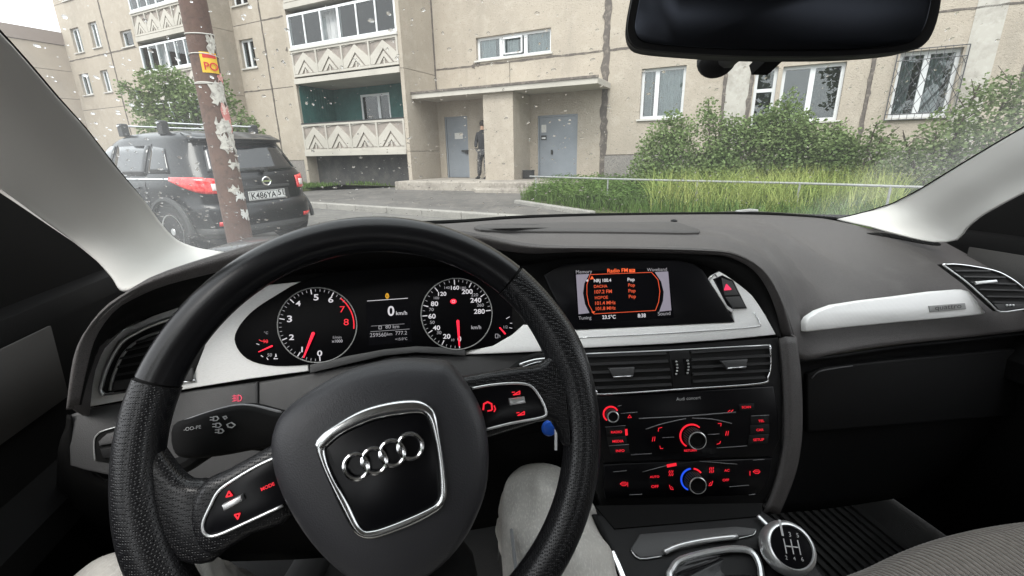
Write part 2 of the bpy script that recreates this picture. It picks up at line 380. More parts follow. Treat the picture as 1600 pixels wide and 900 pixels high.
def _film_haze(m_):  # wet film; veiling haze and glass reflections are painted into it too
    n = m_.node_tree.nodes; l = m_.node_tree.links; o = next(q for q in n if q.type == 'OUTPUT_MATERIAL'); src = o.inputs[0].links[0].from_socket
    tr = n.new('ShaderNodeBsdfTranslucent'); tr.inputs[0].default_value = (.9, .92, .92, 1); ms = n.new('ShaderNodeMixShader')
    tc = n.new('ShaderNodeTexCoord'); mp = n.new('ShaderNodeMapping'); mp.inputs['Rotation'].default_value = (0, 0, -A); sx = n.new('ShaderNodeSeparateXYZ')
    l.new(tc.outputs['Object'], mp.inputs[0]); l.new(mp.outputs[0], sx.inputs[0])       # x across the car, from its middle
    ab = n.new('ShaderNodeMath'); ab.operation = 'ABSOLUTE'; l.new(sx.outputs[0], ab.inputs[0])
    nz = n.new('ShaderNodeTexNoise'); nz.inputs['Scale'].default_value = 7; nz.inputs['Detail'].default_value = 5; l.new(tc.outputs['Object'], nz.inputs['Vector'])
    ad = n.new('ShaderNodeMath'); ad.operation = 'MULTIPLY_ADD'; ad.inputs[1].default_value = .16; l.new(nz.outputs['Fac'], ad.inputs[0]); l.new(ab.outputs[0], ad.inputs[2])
    mr = n.new('ShaderNodeMapRange'); mr.inputs[1].default_value = .62; mr.inputs[2].default_value = .78; mr.inputs[3].default_value = .017; mr.inputs[4].default_value = .07  # thicker at both sides: unswept film and painted-in reflections
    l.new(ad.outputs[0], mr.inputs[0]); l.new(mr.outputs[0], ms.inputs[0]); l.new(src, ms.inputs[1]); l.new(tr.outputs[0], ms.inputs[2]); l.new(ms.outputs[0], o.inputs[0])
_film_haze(M['windscreen'])
M['door_in'] = mat('black_door_plastic', (.0035, .0035, .0035), .8, spec=.1)
M['door_fab'] = mat('door_trim_cloth', (.04, .038, .036), .9, bump=('noise', 500, .3, .001))
M['bluefob'] = mat('blue_plastic', (.02, .12, .62), .35)
def em(name, c, s): return mat(name, tuple(v * .2 for v in c), .6, emit=s, ecol=c)
M['e_red'] = em('red_backlight', (1, .02, .04), .42)
M['e_redh'] = em('red_needle_light', (1, .015, .05), .55)
M['e_white'] = em('white_backlight', (.75, .72, .76), .34)
M['e_whited'] = em('dim_white_backlight', (.6, .58, .62), .19)
M['e_orange'] = em('orange_screen_light', (1, .13, .03), .42)
M['e_oranged'] = em('dark_orange_screen_light', (.85, .10, .03), .30)
M['e_screen'] = em('screen_grey_light', (.36, .33, .40), .27)
M['e_blue'] = em('blue_backlight', (.02, .10, .9), .42)
M['edge'] = mat('panel_edge_grey', (.16, .16, .165), .4)
M['frame'] = mat('badge_frame_metal', (.55, .56, .56), .2, 1)
M['e_amber'] = em('amber_backlight', (.85, .42, .02), .33)
M['print'] = mat('pale_print', (.42, .42, .42), .6)
M['screen_blk'] = mat('screen_dark', (.002, .002, .003), .4, spec=.08)

# ------------------------------------------------------------------ writing
def text(name, s, p0, p1, pl, mt, parent, asp=None, lift=.0006, bold=False):
    """word s along the baseline p0..p1 (pixels) on plane pl"""
    cu = D.curves.new('t', 'FONT'); cu.body = s; cu.extrude = 0
    if bold: cu.offset = .018
    o = D.objects.new('t', cu); COL.objects.link(o)
    dg = bpy.context.evaluated_depsgraph_get(); me = D.meshes.new_from_object(o.evaluated_get(dg))
    D.objects.remove(o); D.curves.remove(cu)
    xs = [v.co.x for v in me.vertices]
    if not xs: return None
    x0, x1 = min(xs), max(xs)
    a = hit(*p0, pl) if not isinstance(p0, V3) else p0; b = hit(*p1, pl) if not isinstance(p1, V3) else p1
    ex = (b - a) / (x1 - x0); n = pl[1]; ey = n.cross(ex.normalized()) * ex.length * (asp or 1.0)
    mb = MB(); 
    base = a + n * lift
    vv = [base + ex * (v.co.x - x0) + ey * v.co.y for v in me.vertices]
    mb.add(vv, [tuple(p.vertices) for p in me.polygons])
    D.meshes.remove(me)
    return mb.build(name, mt, parent)
def stroke(mb, P, pl, wd, th=.0008, closed=False):      # a flat raised line through pixels
    Q = [hit(p[0], p[1], pl) for p in P]; n = pl[1]
    if closed: Q.append(Q[0])
    for a, b in zip(Q, Q[1:]):
        d = (b - a)
        if d.length < 1e-6: continue
        e = d.normalized() * wd * .25
        mb.bar(a - e, b + e, wd, th, n)
    return mb

# ================================================================== OUTSIDE
GR = -1.17
# ---- ground
g = MB(); S_ = 400
g.add([(-S_, -S_, GR), (S_, -S_, GR), (S_, S_, GR), (-S_, S_, GR)], [(0, 1, 2, 3)])
setting(g.build('road', M['asphalt']))
ka, kb = atz(470, 315.5, -1.04), atz(800, 336.5, -1.04)
kd = (kb - ka).normalized(); kn = V3((kd.y, -kd.x, 0)) * -1     # kn points to the building
if kn.y < 0: kn = -kn
def onk(u, v, z): p = ka + kd * u + kn * v; return V3((p.x, p.y, z))
g = MB()
u0, u1, du = -26., 16., 1.0
k = u0
kerbs = []
while k < u1:
    mb = MB(); ln = .985
    mb.slab([onk(k, 0, -1.04), onk(k + ln, 0, -1.04), onk(k + ln, .16, -1.04), onk(k, .16, -1.04)], CZ, .16, .018)
    kerbs.append(mb); k += 1.0
kroot = thing('kerb', onk(0, 0, GR), 'pale weathered stone kerb between the road and the porch path', 'kerb')
kroot['kind'] = 'structure'
for mb in kerbs:
    mb.build('kerb_stone', M['kerb'], kroot)
g = MB()
rows = []
for v in (.16, 1.5, 3.5, 6, 9, 14, 22):
    rows.append([onk(u, v, -1.06 + .012 * min(v, 9)) for u in (u0, -14, -8, -4, 0, 3, 6, 10, u1, 26)])
g.grid(rows)
setting(fix_normals(g.build('footpath', M['asphalt2'])))
def path_z(p):
    v = (p - ka).dot(kn); return -1.06 + .012 * min(max(v, .16), 9)

# ---- lawns
def poly_sheet(P, z, name, mt, step=.5):
    mb = MB(); mb.prism([V3((p[0], p[1], z)) for p in P], V3((0, 0, -.3))); return setting(mb.build(name, mt))
q1 = atz(812, 314, -1.0); q2 = atz(931, 332, -1.0); qb = atz(858, 286, -1.0)
dq = (q2 - q1).normalized()
LAWN = [(q1.x, q1.y), (q2.x, q2.y), *[((q2 + dq * k).x + .04 * k * k, (q2 + dq * k).y) for k in (2, 4, 6, 8)], (14, 1.5), (W(17, 0, 0).x, W(17, 0, 0).y), (W(5.4, .02, 0).x, W(5.4, .02, 0).y), (W(5.35, 1.2, 0).x, W(5.35, 1.2, 0).y), (qb.x, qb.y)]
poly_sheet(LAWN, -.985, 'lawn', M['soil'])
la, lb, lc, ld = atz(470, 279, -.95), atz(560, 289, -1.0), atz(470, 298, -1.0), atz(380, 300, -1.0)
LAWN2 = [(ld.x - 6, ld.y + 2.4), (ld.x, ld.y), (lc.x, lc.y), (lb.x, lb.y), (W(-1.2, 1.8, 0).x, W(-1.2, 1.8, 0).y), (W(-16, 1.8, 0).x, W(-16, 1.8, 0).y)]
poly_sheet(LAWN2, -.955, 'grass_verge', M['soil'])
# edging stones at the front corner of the lawn
er = thing('lawn_edging', V3((q1.x, q1.y, -1.05)), 'low worn concrete edging at the tip of the green lawn', 'edging')
for k in range(9):
    a = q1.lerp(q2, k / 9); b = q1.lerp(q2, (k + .97) / 9); o_ = V3((-dq.y, dq.x, 0)) * (1 if True else 1)
    o_ = V3((dq.y, -dq.x, 0)) * .14
    mb = MB(); mb.slab([a.xy.to_3d() + CZ * -.97, b.xy.to_3d() + CZ * -.97, b.xy.to_3d() + o_ + CZ * -.97, a.xy.to_3d() + o_ + CZ * -.97], CZ, .16, .02)
    mb.build('edging_stone', M['kerb'], er)

def inside(x, y, P):
    c = False; j = len(P) - 1
    for i in range(len(P)):
        if (P[i][1] > y) != (P[j][1] > y) and x < (P[j][0] - P[i][0]) * (y - P[i][1]) / (P[j][1] - P[i][1]) + P[i][0]: c = not c
        j = i
    return c
def blades(name, mt, pts, hmin, hmax, wd, z, lean=.35):
    mb = MB(); vv = mb.v; ff = mb.f
    for x, y in pts:
        h = rnd.uniform(hmin, hmax); a = rnd.uniform(0, 6.28); l = rnd.uniform(.05, lean) * h
        dx, dy = math.cos(a), math.sin(a); wx, wy = -dy * wd, dx * wd
        b = len(vv)
        vv += [V3((x - wx, y - wy, z)), V3((x + wx, y + wy, z)), V3((x + dx * l * .35 + wx * .8, y + dy * l * .35 + wy * .8, z + h * .55)), V3((x + dx * l * .35 - wx * .8, y + dy * l * .35 - wy * .8, z + h * .55)), V3((x + dx * l, y + dy * l, z + h))]
        ff += [(b, b + 1, b + 2, b + 3), (b + 3, b + 2, b + 4)]
    o = mb.build(name, mt); o['kind'] = 'stuff'; return o
def scatter(P, n, cond=lambda x, y: True):
    xs = [p[0] for p in P]; ys = [p[1] for p in P]; out = []
    for _ in range(n * 8):
        if len(out) >= n: break
        x, y = rnd.uniform(min(xs), max(xs)), rnd.uniform(min(ys), max(ys))
        if inside(x, y, P) and cond(x, y): out.append((x, y))
    return out
o = blades('short_grass', M['grass'], scatter(LAWN, 26000, lambda x, y: y > 4), .12, .34, .009, -.985, .8)
tag(o, 'short bright green grass and weeds on the lawn behind the pipe rail', 'grass')
o = blades('verge_grass', M['grass'], scatter(LAWN2, 6000), .05, .16, .012, -.955, .8)
tag(o, 'thin green grass strip under the ground floor balcony', 'grass')
TALL = []
for px, py in ((1015, 334), (1100, 340), (1260, 345), (1400, 345), (1405, 300), (1330, 286), (1210, 284), (1100, 287), (1020, 300)):
    p = atz(px, py, -1.0); TALL.append((p.x, p.y))
o = blades('tall_grass', M['grass_dry'], scatter(TALL, 10000, lambda x, y: rnd.random() < .35 + .65 * (math.sin(x * 2.3) * math.cos(y * 1.9) > -.3)), .2, .76, .006, -.985, 1.3)
tag(o, 'tall yellowish green grass standing in front of the bushes', 'grass')
def weeds(name, mt, pts, z, hmin, hmax, sz, n):
    mb = MB(); vv = mb.v; ff = mb.f
    for x, y in pts:
        H = rnd.uniform(hmin, hmax)
        for k in range(n):
            h = H * rnd.random() ** .6; a = rnd.uniform(0, 6.28); r = rnd.uniform(0, .10)
            c = V3((x + math.cos(a) * r, y + math.sin(a) * r, z + h)); e = V3((math.cos(a), math.sin(a), rnd.uniform(-.5, .5))) * sz * rnd.uniform(.6, 1.3)
            f = V3((-math.sin(a), math.cos(a), rnd.uniform(-.3, .3))) * sz * .45
            b = len(vv); vv += [c, c + e * .5 + f, c + e, c + e * .5 - f]; ff += [(b, b + 1, b + 2, b + 3)]
    o = mb.build(name, mt); o['kind'] = 'stuff'; return o
WEED = []
for px, py in ((818, 314), (935, 330), (1080, 330), (1240, 330), (1390, 318), (1300, 300), (1050, 300), (960, 291), (870, 291)):
    p = atz(px, py, -1.0); WEED.append((p.x, p.y))
o = weeds('leafy_weeds', M['grass'], scatter(WEED, 1500), -.985, .18, .42, .065, 14)
tag(o, 'leafy bright green weeds along the front of the lawn', 'weeds')

# ---- apartment building
bld = thing('apartment_building', W(0, 0, GR), 'weathered beige concrete panel apartment building with loggias and a double porch', 'building')
Z1, Z2, Z3, Z4 = -.10, 2.75, 5.25, 7.9
backing = MB(); backing.wbox(-24.3, 18, -6.2, -5.9, -1.1, 10.4)
backing.build('rear_wall', M['seam'], bld)
WIN = [  # t0, t1, z0, z1, mullions (fractions), transom
    (6.28, 7.45, .87, 2.18, (.36,)), (9.72, 11.02, .63, 1.93, (.5,)), (12.0, 13.08, .62, 2.02, (.48,)),
    (1.03, 3.58, 2.88, 3.54, (.33, .66)),
    (-10.25, -9.38, 3.64, 4.72, (.5,)), (-10.25, -9.3, 5.95, 7.1, (.5,)),
    (-23.35, -22.45, 5.55, 6.7, (.5,)), (-21.45, -20.65, 5.6, 6.75, (.5,)), (-23.7, -22.7, 3.5, 4.55, (.5,)), (-21.5, -20.75, 3.5, 4.55, (.5,)),
    (-23.2, -22.2, 7.95, 9.0, (.5,)), (-18.8, -17.8, 5.35, 6.05, ()), (-18.95, -18.05, 2.9, 3.5, ()), (-21.4, -20.5, 7.95, 9.0, (.5,)),
]
NARROW = (9.12, 9.62, .40, 1.95)           # narrow door-like light beside the second window
holes = [q[:4] for q in WIN] + [NARROW, (-.34, .58, -.8, 1.25), (3.15, 4.46, -.8, 1.12)]
LOG = [(-5.48, -.60), (-14.45, -10.45)]
cols = [(-24.3, -20.02), (-19.98, -16.9), (-16.86, -14.0), (-10.9, -8.72), (-8.68, -5.2), (-.62, 5.18), (5.34, 8.40), (9.08, 11.49), (11.57, 14.12), (14.20, 18)]
levels = [(Z1 + .015, Z2 - .015), (Z2 + .015, Z3 - .015), (Z3 + .015, Z4 - .015), (Z4 + .015, 10.3)]
for t0, t1 in cols:
    for z0, z1 in levels:
        if t0 == -.62 and z0 < Z1 + .1: continue
        mb = MB(); hh = [h for h in holes if h[0] < t1 and h[1] > t0 and h[2] < z1 and h[3] > z0]
        mb.cells(t0, t1, z0, z1, hh, rnd.uniform(-.004, .004), .28); mb.build('wall_panel', M['concrete'], bld)
    if t0 != -.62:
        mb = MB(); mb.wbox(t0, t1, -.3, .05, -1.15, Z1 - .015); mb.build('plinth_panel', M['plinth'], bld)
# porch wall (behind the canopy), as two panels either side of the fin
for t0, t1 in ((-.62, 2.2), (2.22, 5.18)):
    mb = MB(); hh = [h for h in holes if h[0] < t1 and h[1] > t0 and h[2] < 1.9]
    mb.cells(t0, t1, -.80, Z2 - .015, hh, .0, .28); mb.build('wall_panel', M['concrete'], bld)
# seams: tar filled joints behind the panel gaps and the broad dark ones
for t in (-20.0, -16.88, -8.7, 5.26, 11.53, 14.16, 8.42, 9.06):
    wd = .07 if t == 5.26 else .045
    mb2 = MB(); mb2.wbox(t - wd, t + wd, -.25, -.012 if t != 5.26 else .012, -1.1, 10.3); mb2.build('tar_joint', M['seam'], bld)
mb2 = MB(); mb2.wbox(-.61, -.555, -.1, .02, 1.9, 10.3); mb2.build('tar_joint', M['seam'], bld)
for z in (Z1, Z2, Z3, Z4):
    for t0, t1 in cols:
        if t0 == -.62 and z == Z1: continue
        mb2 = MB(); mb2.wbox(t0, t1, -.25, -.010, z - .03, z + .03); mb2.build('tar_joint', M['seam'], bld)
def tar(P, wd, h=.016):
    n = max(4, int((V3(P[1]) - V3(P[0])).length / .16)); a_, b_ = V3(P[0]), V3(P[1]); e = (b_ - a_).normalized(); q = FN.cross(e)
    L_, R_ = [], []
    for i in range(n + 1):
        p = a_.lerp(b_, i / n) + FN * h; k = wd * rnd.uniform(.55, 1.25); c_ = rnd.uniform(-.2, .2) * wd
        L_.append(p + q * (k / 2 + c_)); R_.append(p - q * (k / 2 - c_))
    mb = MB(); mb.grid([L_, R_]); mb.grid([[p - FN * .02 for p in L_], L_]); mb.grid([R_, [p - FN * .02 for p in R_]]); fix_normals(mb.build('tar_smear', M['seam'], bld))
for t, wd in ((5.26, .19), (11.53, .085), (14.16, .09), (8.44, .09), (9.04, .10), (-8.7, .07), (-20.0, .08)): tar((W(t, 0, Z1), W(t, 0, 7.8)), wd, .02)
for t0, t1, z in ((-.5, 5.1, Z2), (5.35, 8.3, Z2), (9.1, 11.4, Z2), (11.6, 14.1, Z2), (-10.8, -8.7, Z2), (-8.7, -5.5, Z3), (-24.2, -14.5, Z3)): tar((W(t0, 0, z), W(t1, 0, z)), .048, .012)
for t, z, wd in ((1.05, 2.78, .16), (.9, 2.74, .12), (-7.5, 4.1, .1), (6.9, 2.7, .1), (-9.2, .4, .1)): tar((W(t, 0, z - .06), W(t + .05, 0, z + .07)), wd, .018)
# pale vertical strips, the first of patched plaster
mb = MB(); mb.wbox(8.47, 9.01, -.2, .004, Z1, 10.2); mb.build('pale_strip', M['patch'], bld)
mb = MB(); mb.wbox(13.12, 13.62, -.02, .012, Z1, 10.0); mb.build('pale_strip', M['patch'], bld)  # second pale strip, set proud of the panel

def window(t0, t1, z0, z1, mull, s=0., parent=bld, curtain=True, fw=.075, sill=True, deep=.12, fm='pvc'):
    fr = MB(); S0, S1 = s - deep - .06, s - deep
    fr.wbox(t0, t0 + fw, S0, S1, z0, z1); fr.wbox(t1 - fw, t1, S0, S1, z0, z1)
    fr.wbox(t0 + fw, t1 - fw, S0, S1, z0, z0 + fw); fr.wbox(t0 + fw, t1 - fw, S0, S1, z1 - fw, z1)
    edges = [t0 + fw]
    for f in mull:
        c = t0 + (t1 - t0) * f; fr.wbox(c - fw * .75, c + fw * .75, S0, S1 + .004, z0 + fw, z1 - fw); edges += [c - fw * .75, c + fw * .75]
    edges.append(t1 - fw)
    f_ = fr.build('window', M[fm], parent)
    for a, b in zip(edges[::2], edges[1::2]):
        p = MB(); p.wbox(a + .003, b - .003, S0 + .02, S0 + .035, z0 + fw + .003, z1 - fw - .003); p.build('pane', M['pane'], f_)
        if curtain and rnd.random() < .75:
            c = MB(); n = 14; x0, x1 = (a, b) if rnd.random() < .25 else (a, a + (b - a) * rnd.uniform(.4, .8))
            c.grid([[W(x0 + (x1 - x0) * i / n, S0 - .09 + .025 * math.sin(i * 2.2), z) for i in range(n + 1)] for z in (z0 + .02, z1)])
            c.build('curtain', M['curtain'], f_, smooth=True)
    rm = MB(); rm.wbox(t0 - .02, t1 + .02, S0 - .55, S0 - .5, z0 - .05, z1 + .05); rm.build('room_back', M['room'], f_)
    if sill:
        q = MB(); q.wbox(t0 - .06, t1 + .06, S1, s + .06, z0 - .05, z0 - .005); q.build('sill', M['wood_white'], f_)
    return f_
for q in WIN: window(*q)
f_ = window(*NARROW, (), sill=False)
mb = MB(); mb.wbox(9.19, 9.55, -.12, -.11, 1.38, 1.46); mb.build('transom', M['pvc'], f_)
# tilted vent sash of the stair window
mb = MB(); mb.wbox(1.98, 2.62, -.1, -.07, 2.98, 3.02); mb.wbox(1.98, 2.62, -.06, -.02, 3.40, 3.44); mb.wbox(1.98, 2.02, -.1, -.04, 2.98, 3.44); mb.wbox(2.58, 2.62, -.1, -.04, 2.98, 3.44); mb.build('vent_sash', M['pvc'], bld)
# grille over the far right window
mb = MB(); a0, a1, b0, b1 = 11.93, 13.15, .58, 2.05; s_ = .07
for z in (b0, b0 + .12, b1 - .22, b1): mb.tube([W(a0, s_, z), W(a1, s_, z)], .011, 6)
n = 9
for k in range(n + 1):
    t = a0 + (a1 - a0) * k / n; mb.tube([W(t, s_, b1 - .22), W(t, s_, b1)], .007, 4); mb.tube([W(t, s_, b0), W(t, s_, b0 + .12)], .007, 4)
for k in range(-6, 10):
    for sg in (1, -1):
        P = []
        for i in range(31):
            z = b0 + .12 + (b1 - b0 - .34) * i / 30; t = a0 + (k + .5) * .2 + sg * (z - b0) * .58 + (0 if sg > 0 else .55)
            if a0 <= t <= a1: P.append(W(t, s_ + .004 * sg, z))
        if len(P) > 2: mb.tube([P[0], P[-1]], .006, 4)
for t in (a0, a1): mb.tube([W(t, s_, b0), W(t, s_, b1)], .011, 6)
mb.build('window_grille', M['iron'], bld)

# loggia stacks
def chevrons(t0, t1, z0, z1, s, parent):
    n = 4; fr = MB(); wv = (t1 - t0) / n
    fr.wbox(t0, t1, s - .10, s, z0, z0 + .07); fr.wbox(t0, t1, s - .10, s, z1 - .07, z1)
    for k in range(n + 1):
        c = t0 + k * wv; c = min(max(c, t0 + .03), t1 - .03); fr.wbox(c - .03, c + .03, s - .10, s + .002, z0 + .07, z1 - .07)
    par = fr.build('parapet', M['concrete_g'], parent)
    b = MB(); b.wbox(t0 + .02, t1 - .02, s - .09, s - .05, z0 + .05, z1 - .05); b.build('relief_ground', M['concrete_d'], par)
    for k in range(n):
        a, c = t0 + k * wv + .035, t0 + (k + 1) * wv - .035; mid = (a + c) / 2; H = z1 - z0
        q = MB(); hw = (c - a) / 2
        def pg(pts, th): q.prism([W(mid + x_ * hw, s - .05 + th, z0 + y_ * H) for x_, y_ in pts], -FN * th)
        pg([(-1, .10), (-1, .40), (0, .90), (1, .40), (1, .10), (.74, .10), (0, .62), (-.74, .10)], .042)
        pg([(-.60, .10), (0, .52), (.60, .10), (.34, .10), (0, .34), (-.34, .10)], .040)
        pg([(-.05, .09), (-.05, .27), (.05, .27), (.05, .09)], .036)
        pg([(-.96, .93), (-.96, .86), (-.10, .93)], .02); pg([(.96, .93), (.10, .93), (.96, .86)], .02)
        q.build('chevron', M['concrete_g'], par)
def glazing(t0, t1, z0, z1, s, parent, n=6, open_=()):
    fr = MB(); fw = .05
    fr.wbox(t0, t1, s - .07, s - .01, z0, z0 + .09); fr.wbox(t0, t1, s - .07, s - .01, z1 - .07, z1)
    wv = (t1 - t0) / n
    for k in range(n + 1):
        c = min(max(t0 + k * wv, t0 + fw / 2), t1 - fw / 2); wd = fw if k % 3 else fw * 1.6
        fr.wbox(c - wd / 2, c + wd / 2, s - .065, s - .005, z0 + .09, z1 - .07)
    f_ = fr.build('loggia_glazing', M['pvc'], parent)
    for k in range(n):
        if k in open_: continue
        p = MB(); p.wbox(t0 + k * wv + .03, t0 + (k + 1) * wv - .03, s - .05, s - .035, z0 + .09, z1 - .07); p.build('pane', M['pane'], f_)
    c = MB(); nn = 40
    c.grid([[W(t0 + .1 + (t1 - t0) * .42 * i / nn, s - .25 + .03 * math.sin(i * 1.7), z) for i in range(nn + 1)] for z in (z0 - .1, z1)]); c.build('curtain', M['curtain'], f_, smooth=True)
    return f_
SL = 1.68
for li, (t0, t1) in enumerate(LOG):
    # side walls, slabs, back wall
    side = MB()
    for (za, zb) in ((-1.1, .13), (.145, 2.58), (2.595, 5.05), (5.065, 7.6), (7.615, 10.2)):
        mb = MB(); mb.wbox(t1 - .14, t1, 0, SL - .0, za, zb); mb.build('loggia_side_panel', M['concrete'], bld)
        mb = MB(); mb.wbox(t0, t0 + .14, 0, SL - .0, za, zb); mb.build('loggia_side_panel', M['concrete'], bld)
    a, b = t0 + .14, t1 - .14
    for j, (zs, zp0, zp1, zg) in enumerate(((.05, .22, 1.14, None), (2.47, 2.70, 3.52, 4.62), (4.78, 4.98, 5.80, 6.95), (7.1, 7.3, 8.15, 9.3))):
        mb = MB(); mb.wbox(a, b, -.02, SL + .05, zs, zs + .17); mb.build('loggia_slab', M['concrete_g'], bld)
        chevrons(a + .005, b - .005, zp0, zp1, SL + .02, bld)
        if zg:
            q = MB(); q.wbox(a - .02, b + .02, SL - .12, SL + .05, zp1 + .003, zp1 + .07); q.build('loggia_ledge', M['wood_white'], bld)
            glazing(a, b, zp1 + .073, zg, SL, bld, open_=(2,) if j == 1 else ())
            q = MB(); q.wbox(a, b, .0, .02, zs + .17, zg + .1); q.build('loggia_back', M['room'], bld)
        elif li == 0:
            q = MB(); q.cells(a, b, zs + .17, 2.47, [(-4.0, -2.62, .6, 2.2), (-1.5, -.9, .4, 2.2)], .02, .1); q.build('loggia_back', M['green'], bld)
            for tt in (a, b - .02):
                q = MB(); q.wbox(tt, tt + .02, .02, SL - .1, zs + .17, 2.47); q.build('loggia_lining', M['green'], bld)
            window(-4.0, -2.62, .6, 2.2, (.62,), s=.02, deep=.02, sill=False); window(-1.5, -.9, .4, 2.2, (), s=.02, deep=.02, sill=False)
            q = MB(); q.wbox(a, b, SL - .06, SL + .03, zp1 + .003, zp1 + .04); q.build('handrail', M['black'], bld)
        else:
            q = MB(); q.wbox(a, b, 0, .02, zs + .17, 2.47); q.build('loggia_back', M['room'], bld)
            glazing(a, b, zp1 + .073, 2.40, SL, bld)
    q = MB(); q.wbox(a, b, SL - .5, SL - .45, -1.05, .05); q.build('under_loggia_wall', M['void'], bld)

# porch: fin, canopy, doors, platform
q = MB(); q.wbox(1.90, 2.89, 0, 1.26, -.80, 1.72); q.build('porch_pillar', M['concrete'], bld)
q = MB(); q.slab([W(-.58, -.0, 1.90), W(5.42, 0, 1.90), W(5.42, 1.42, 1.88), W(-.58, 1.42, 1.88)], CZ, .16, .02); q.build('canopy', M['concrete_g'], bld)
q = MB(); q.wbox(-.58, 5.44, 1.40, 1.45, 1.86, 1.92); q.build('canopy_flashing', M['seam'], bld)
def door(t0, t1, z0, z1, paper=None):
    f = MB(); f.wbox(t0, t0 + .05, -.16, -.03, z0, z1); f.wbox(t1 - .05, t1, -.16, -.03, z0, z1); f.wbox(t0 + .05, t1 - .05, -.16, -.03, z1 - .05, z1)
    d = MB(); d.slab([W(t0 + .055, -.06, z0 + .01), W(t1 - .055, -.06, z0 + .01), W(t1 - .055, -.06, z1 - .055), W(t0 + .055, -.06, z1 - .055)], FN, .05, .006)
    dd = d.build('entrance_door', M['door'], bld); f.build('door_frame', M['door'], dd)
    return dd
dl = door(-.34, .58, -.78, 1.25); dr = door(3.15, 4.46, -.78, 1.12)
q = MB(); q.boxc(W(.44, .0, .12), FU * .26, FN * .05, CZ * .05); q.boxc(W(.5, .0, .09), FU * .1, FN * .04, CZ * .12); q.build('door_handle', M['black'], dl)
q = MB(); q.wbox(.02, .34, -.057, -.052, .52, .72); q.build('door_notice', M['paper'], dl)
q = MB(); q.wbox(3.26, 3.42, -.057, -.052, .62, .85); q.build('door_notice', M['paper'], dr)
q = MB(); q.wbox(3.26, 3.43, -.057, -.02, .40, .53); q.build('intercom', M['black'], dr)
q = MB(); q.wbox(3.28, 3.41, -.02, -.017, .43, .47); q.build('intercom_keypad', M['satin'], dr)
q = MB(); q.boxc(W(3.62, -.03, .02), FU * .05, FN * .05, CZ * .14); q.build('door_handle', M['black'], dr)
pl_ = atz(618, 283, -.76); pr_ = atz(742, 284.5, -.76)
pt0, ps0 = (pl_ - FP).dot(FU), (pl_ - FP).dot(FN); pt1, ps1 = (pr_ - FP).dot(FU), (pr_ - FP).dot(FN)
PT0, PS = pt0, (ps0 + ps1) / 2
porch = thing('porch_platform', W(2, 1, GR), 'worn concrete porch platform with a broken step below the grey doors', 'platform')
q = MB(); q.slab([W(-.59, .0, -.78), W(5.2, 0, -.78), W(5.2, PS, -.76), W(-.45, PS, -.76), W(-.59, PS, -.76)], CZ, .4, .03); q.build('top_slab', M['platform'], porch)
q = MB(); q.slab([W(max(PT0, -1.9), SL + .06, -.78), W(-.60, SL + .06, -.78), W(-.60, PS, -.77), W(max(PT0, -1.9), PS, -.77)], CZ, .4, .03); q.build('side_slab', M['platform'], porch)
q = MB(); q.slab([W(pt1 - .1, PS + .01, -.91), W(5.0, PS + .01, -.91), W(5.0, PS + .45, -.92), W(pt1 + .25, PS + .45, -.92)], CZ, .3, .03); q.build('step', M['platform'], porch)
box_ = thing('black_box', W(3.02, .55, -.76), 'small black box on the porch floor beside the right hand door', 'box')
q = MB(); q.slab([W(2.93, .45, -.52), W(3.22, .45, -.52), W(3.22, .7, -.52), W(2.93, .7, -.52)], CZ, .235, .012); q.build('box_body', M['black'], box_)
q = MB(); q.slab([W(2.92, .44, -.505), W(3.23, .44, -.505), W(3.23, .71, -.505), W(2.92, .71, -.505)], CZ, .02, .006); q.build('lid', M['carplastic'], box_)

# far block at the left, at right angles
TC = -24.28
fb = thing('far_apartment_block', W(TC, 6, GR), 'hazy lower apartment block at the far end, under the white sky', 'building')
for j, (za, zb) in enumerate(((-1.1, 1.9), (1.92, 3.32), (3.34, 4.72), (4.74, 6.0))):
    for k in range(4):
        q = MB(); q.box8(W(TC - .4, -.5 + k * 3.5, za), FU * .4, FN * 3.47, CZ * (zb - za)); q.build('wall_panel', M['far_brick'], fb)
q = MB(); q.box8(W(TC - 9, 0, 6.02), FU * 9.06, FN * 14.2, CZ * .62); q.build('parapet', M['far_roof'], fb)
q = MB(); q.box8(W(TC - 9, 0, -1.1), FU * 8.55, FN * 14.1, CZ * 7.1); q.build('block_core', M['far_brick'], fb)
# ---- pipe rail
rz = -.5
RP = [atz(828, 275.5, rz), atz(950, 279.5, rz), atz(1090, 283, rz), atz(1250, 286.5, rz), atz(1392, 291, rz)]
RP.append(RP[-1] + (RP[-1] - RP[-2]) * 1.5)
rail = thing('pipe_rail', RP[1] * 1 + V3((0, 0, -.5)), 'low grey welded pipe rail along the lawn edge', 'railing')
mb = MB(); mb.tube(RP, .017, 8); mb.build('top_pipe', M['rail'], rail, smooth=True)
for k in (.09, 1, 2, 3, 4, 5):
    i = min(int(k), 4); p = RP[i].lerp(RP[i + 1], k - i)
    mb = MB(); mb.tube([p - CZ * .0, p - CZ * .56], .015, 8); mb.build('post', M['rail'], rail, smooth=True)

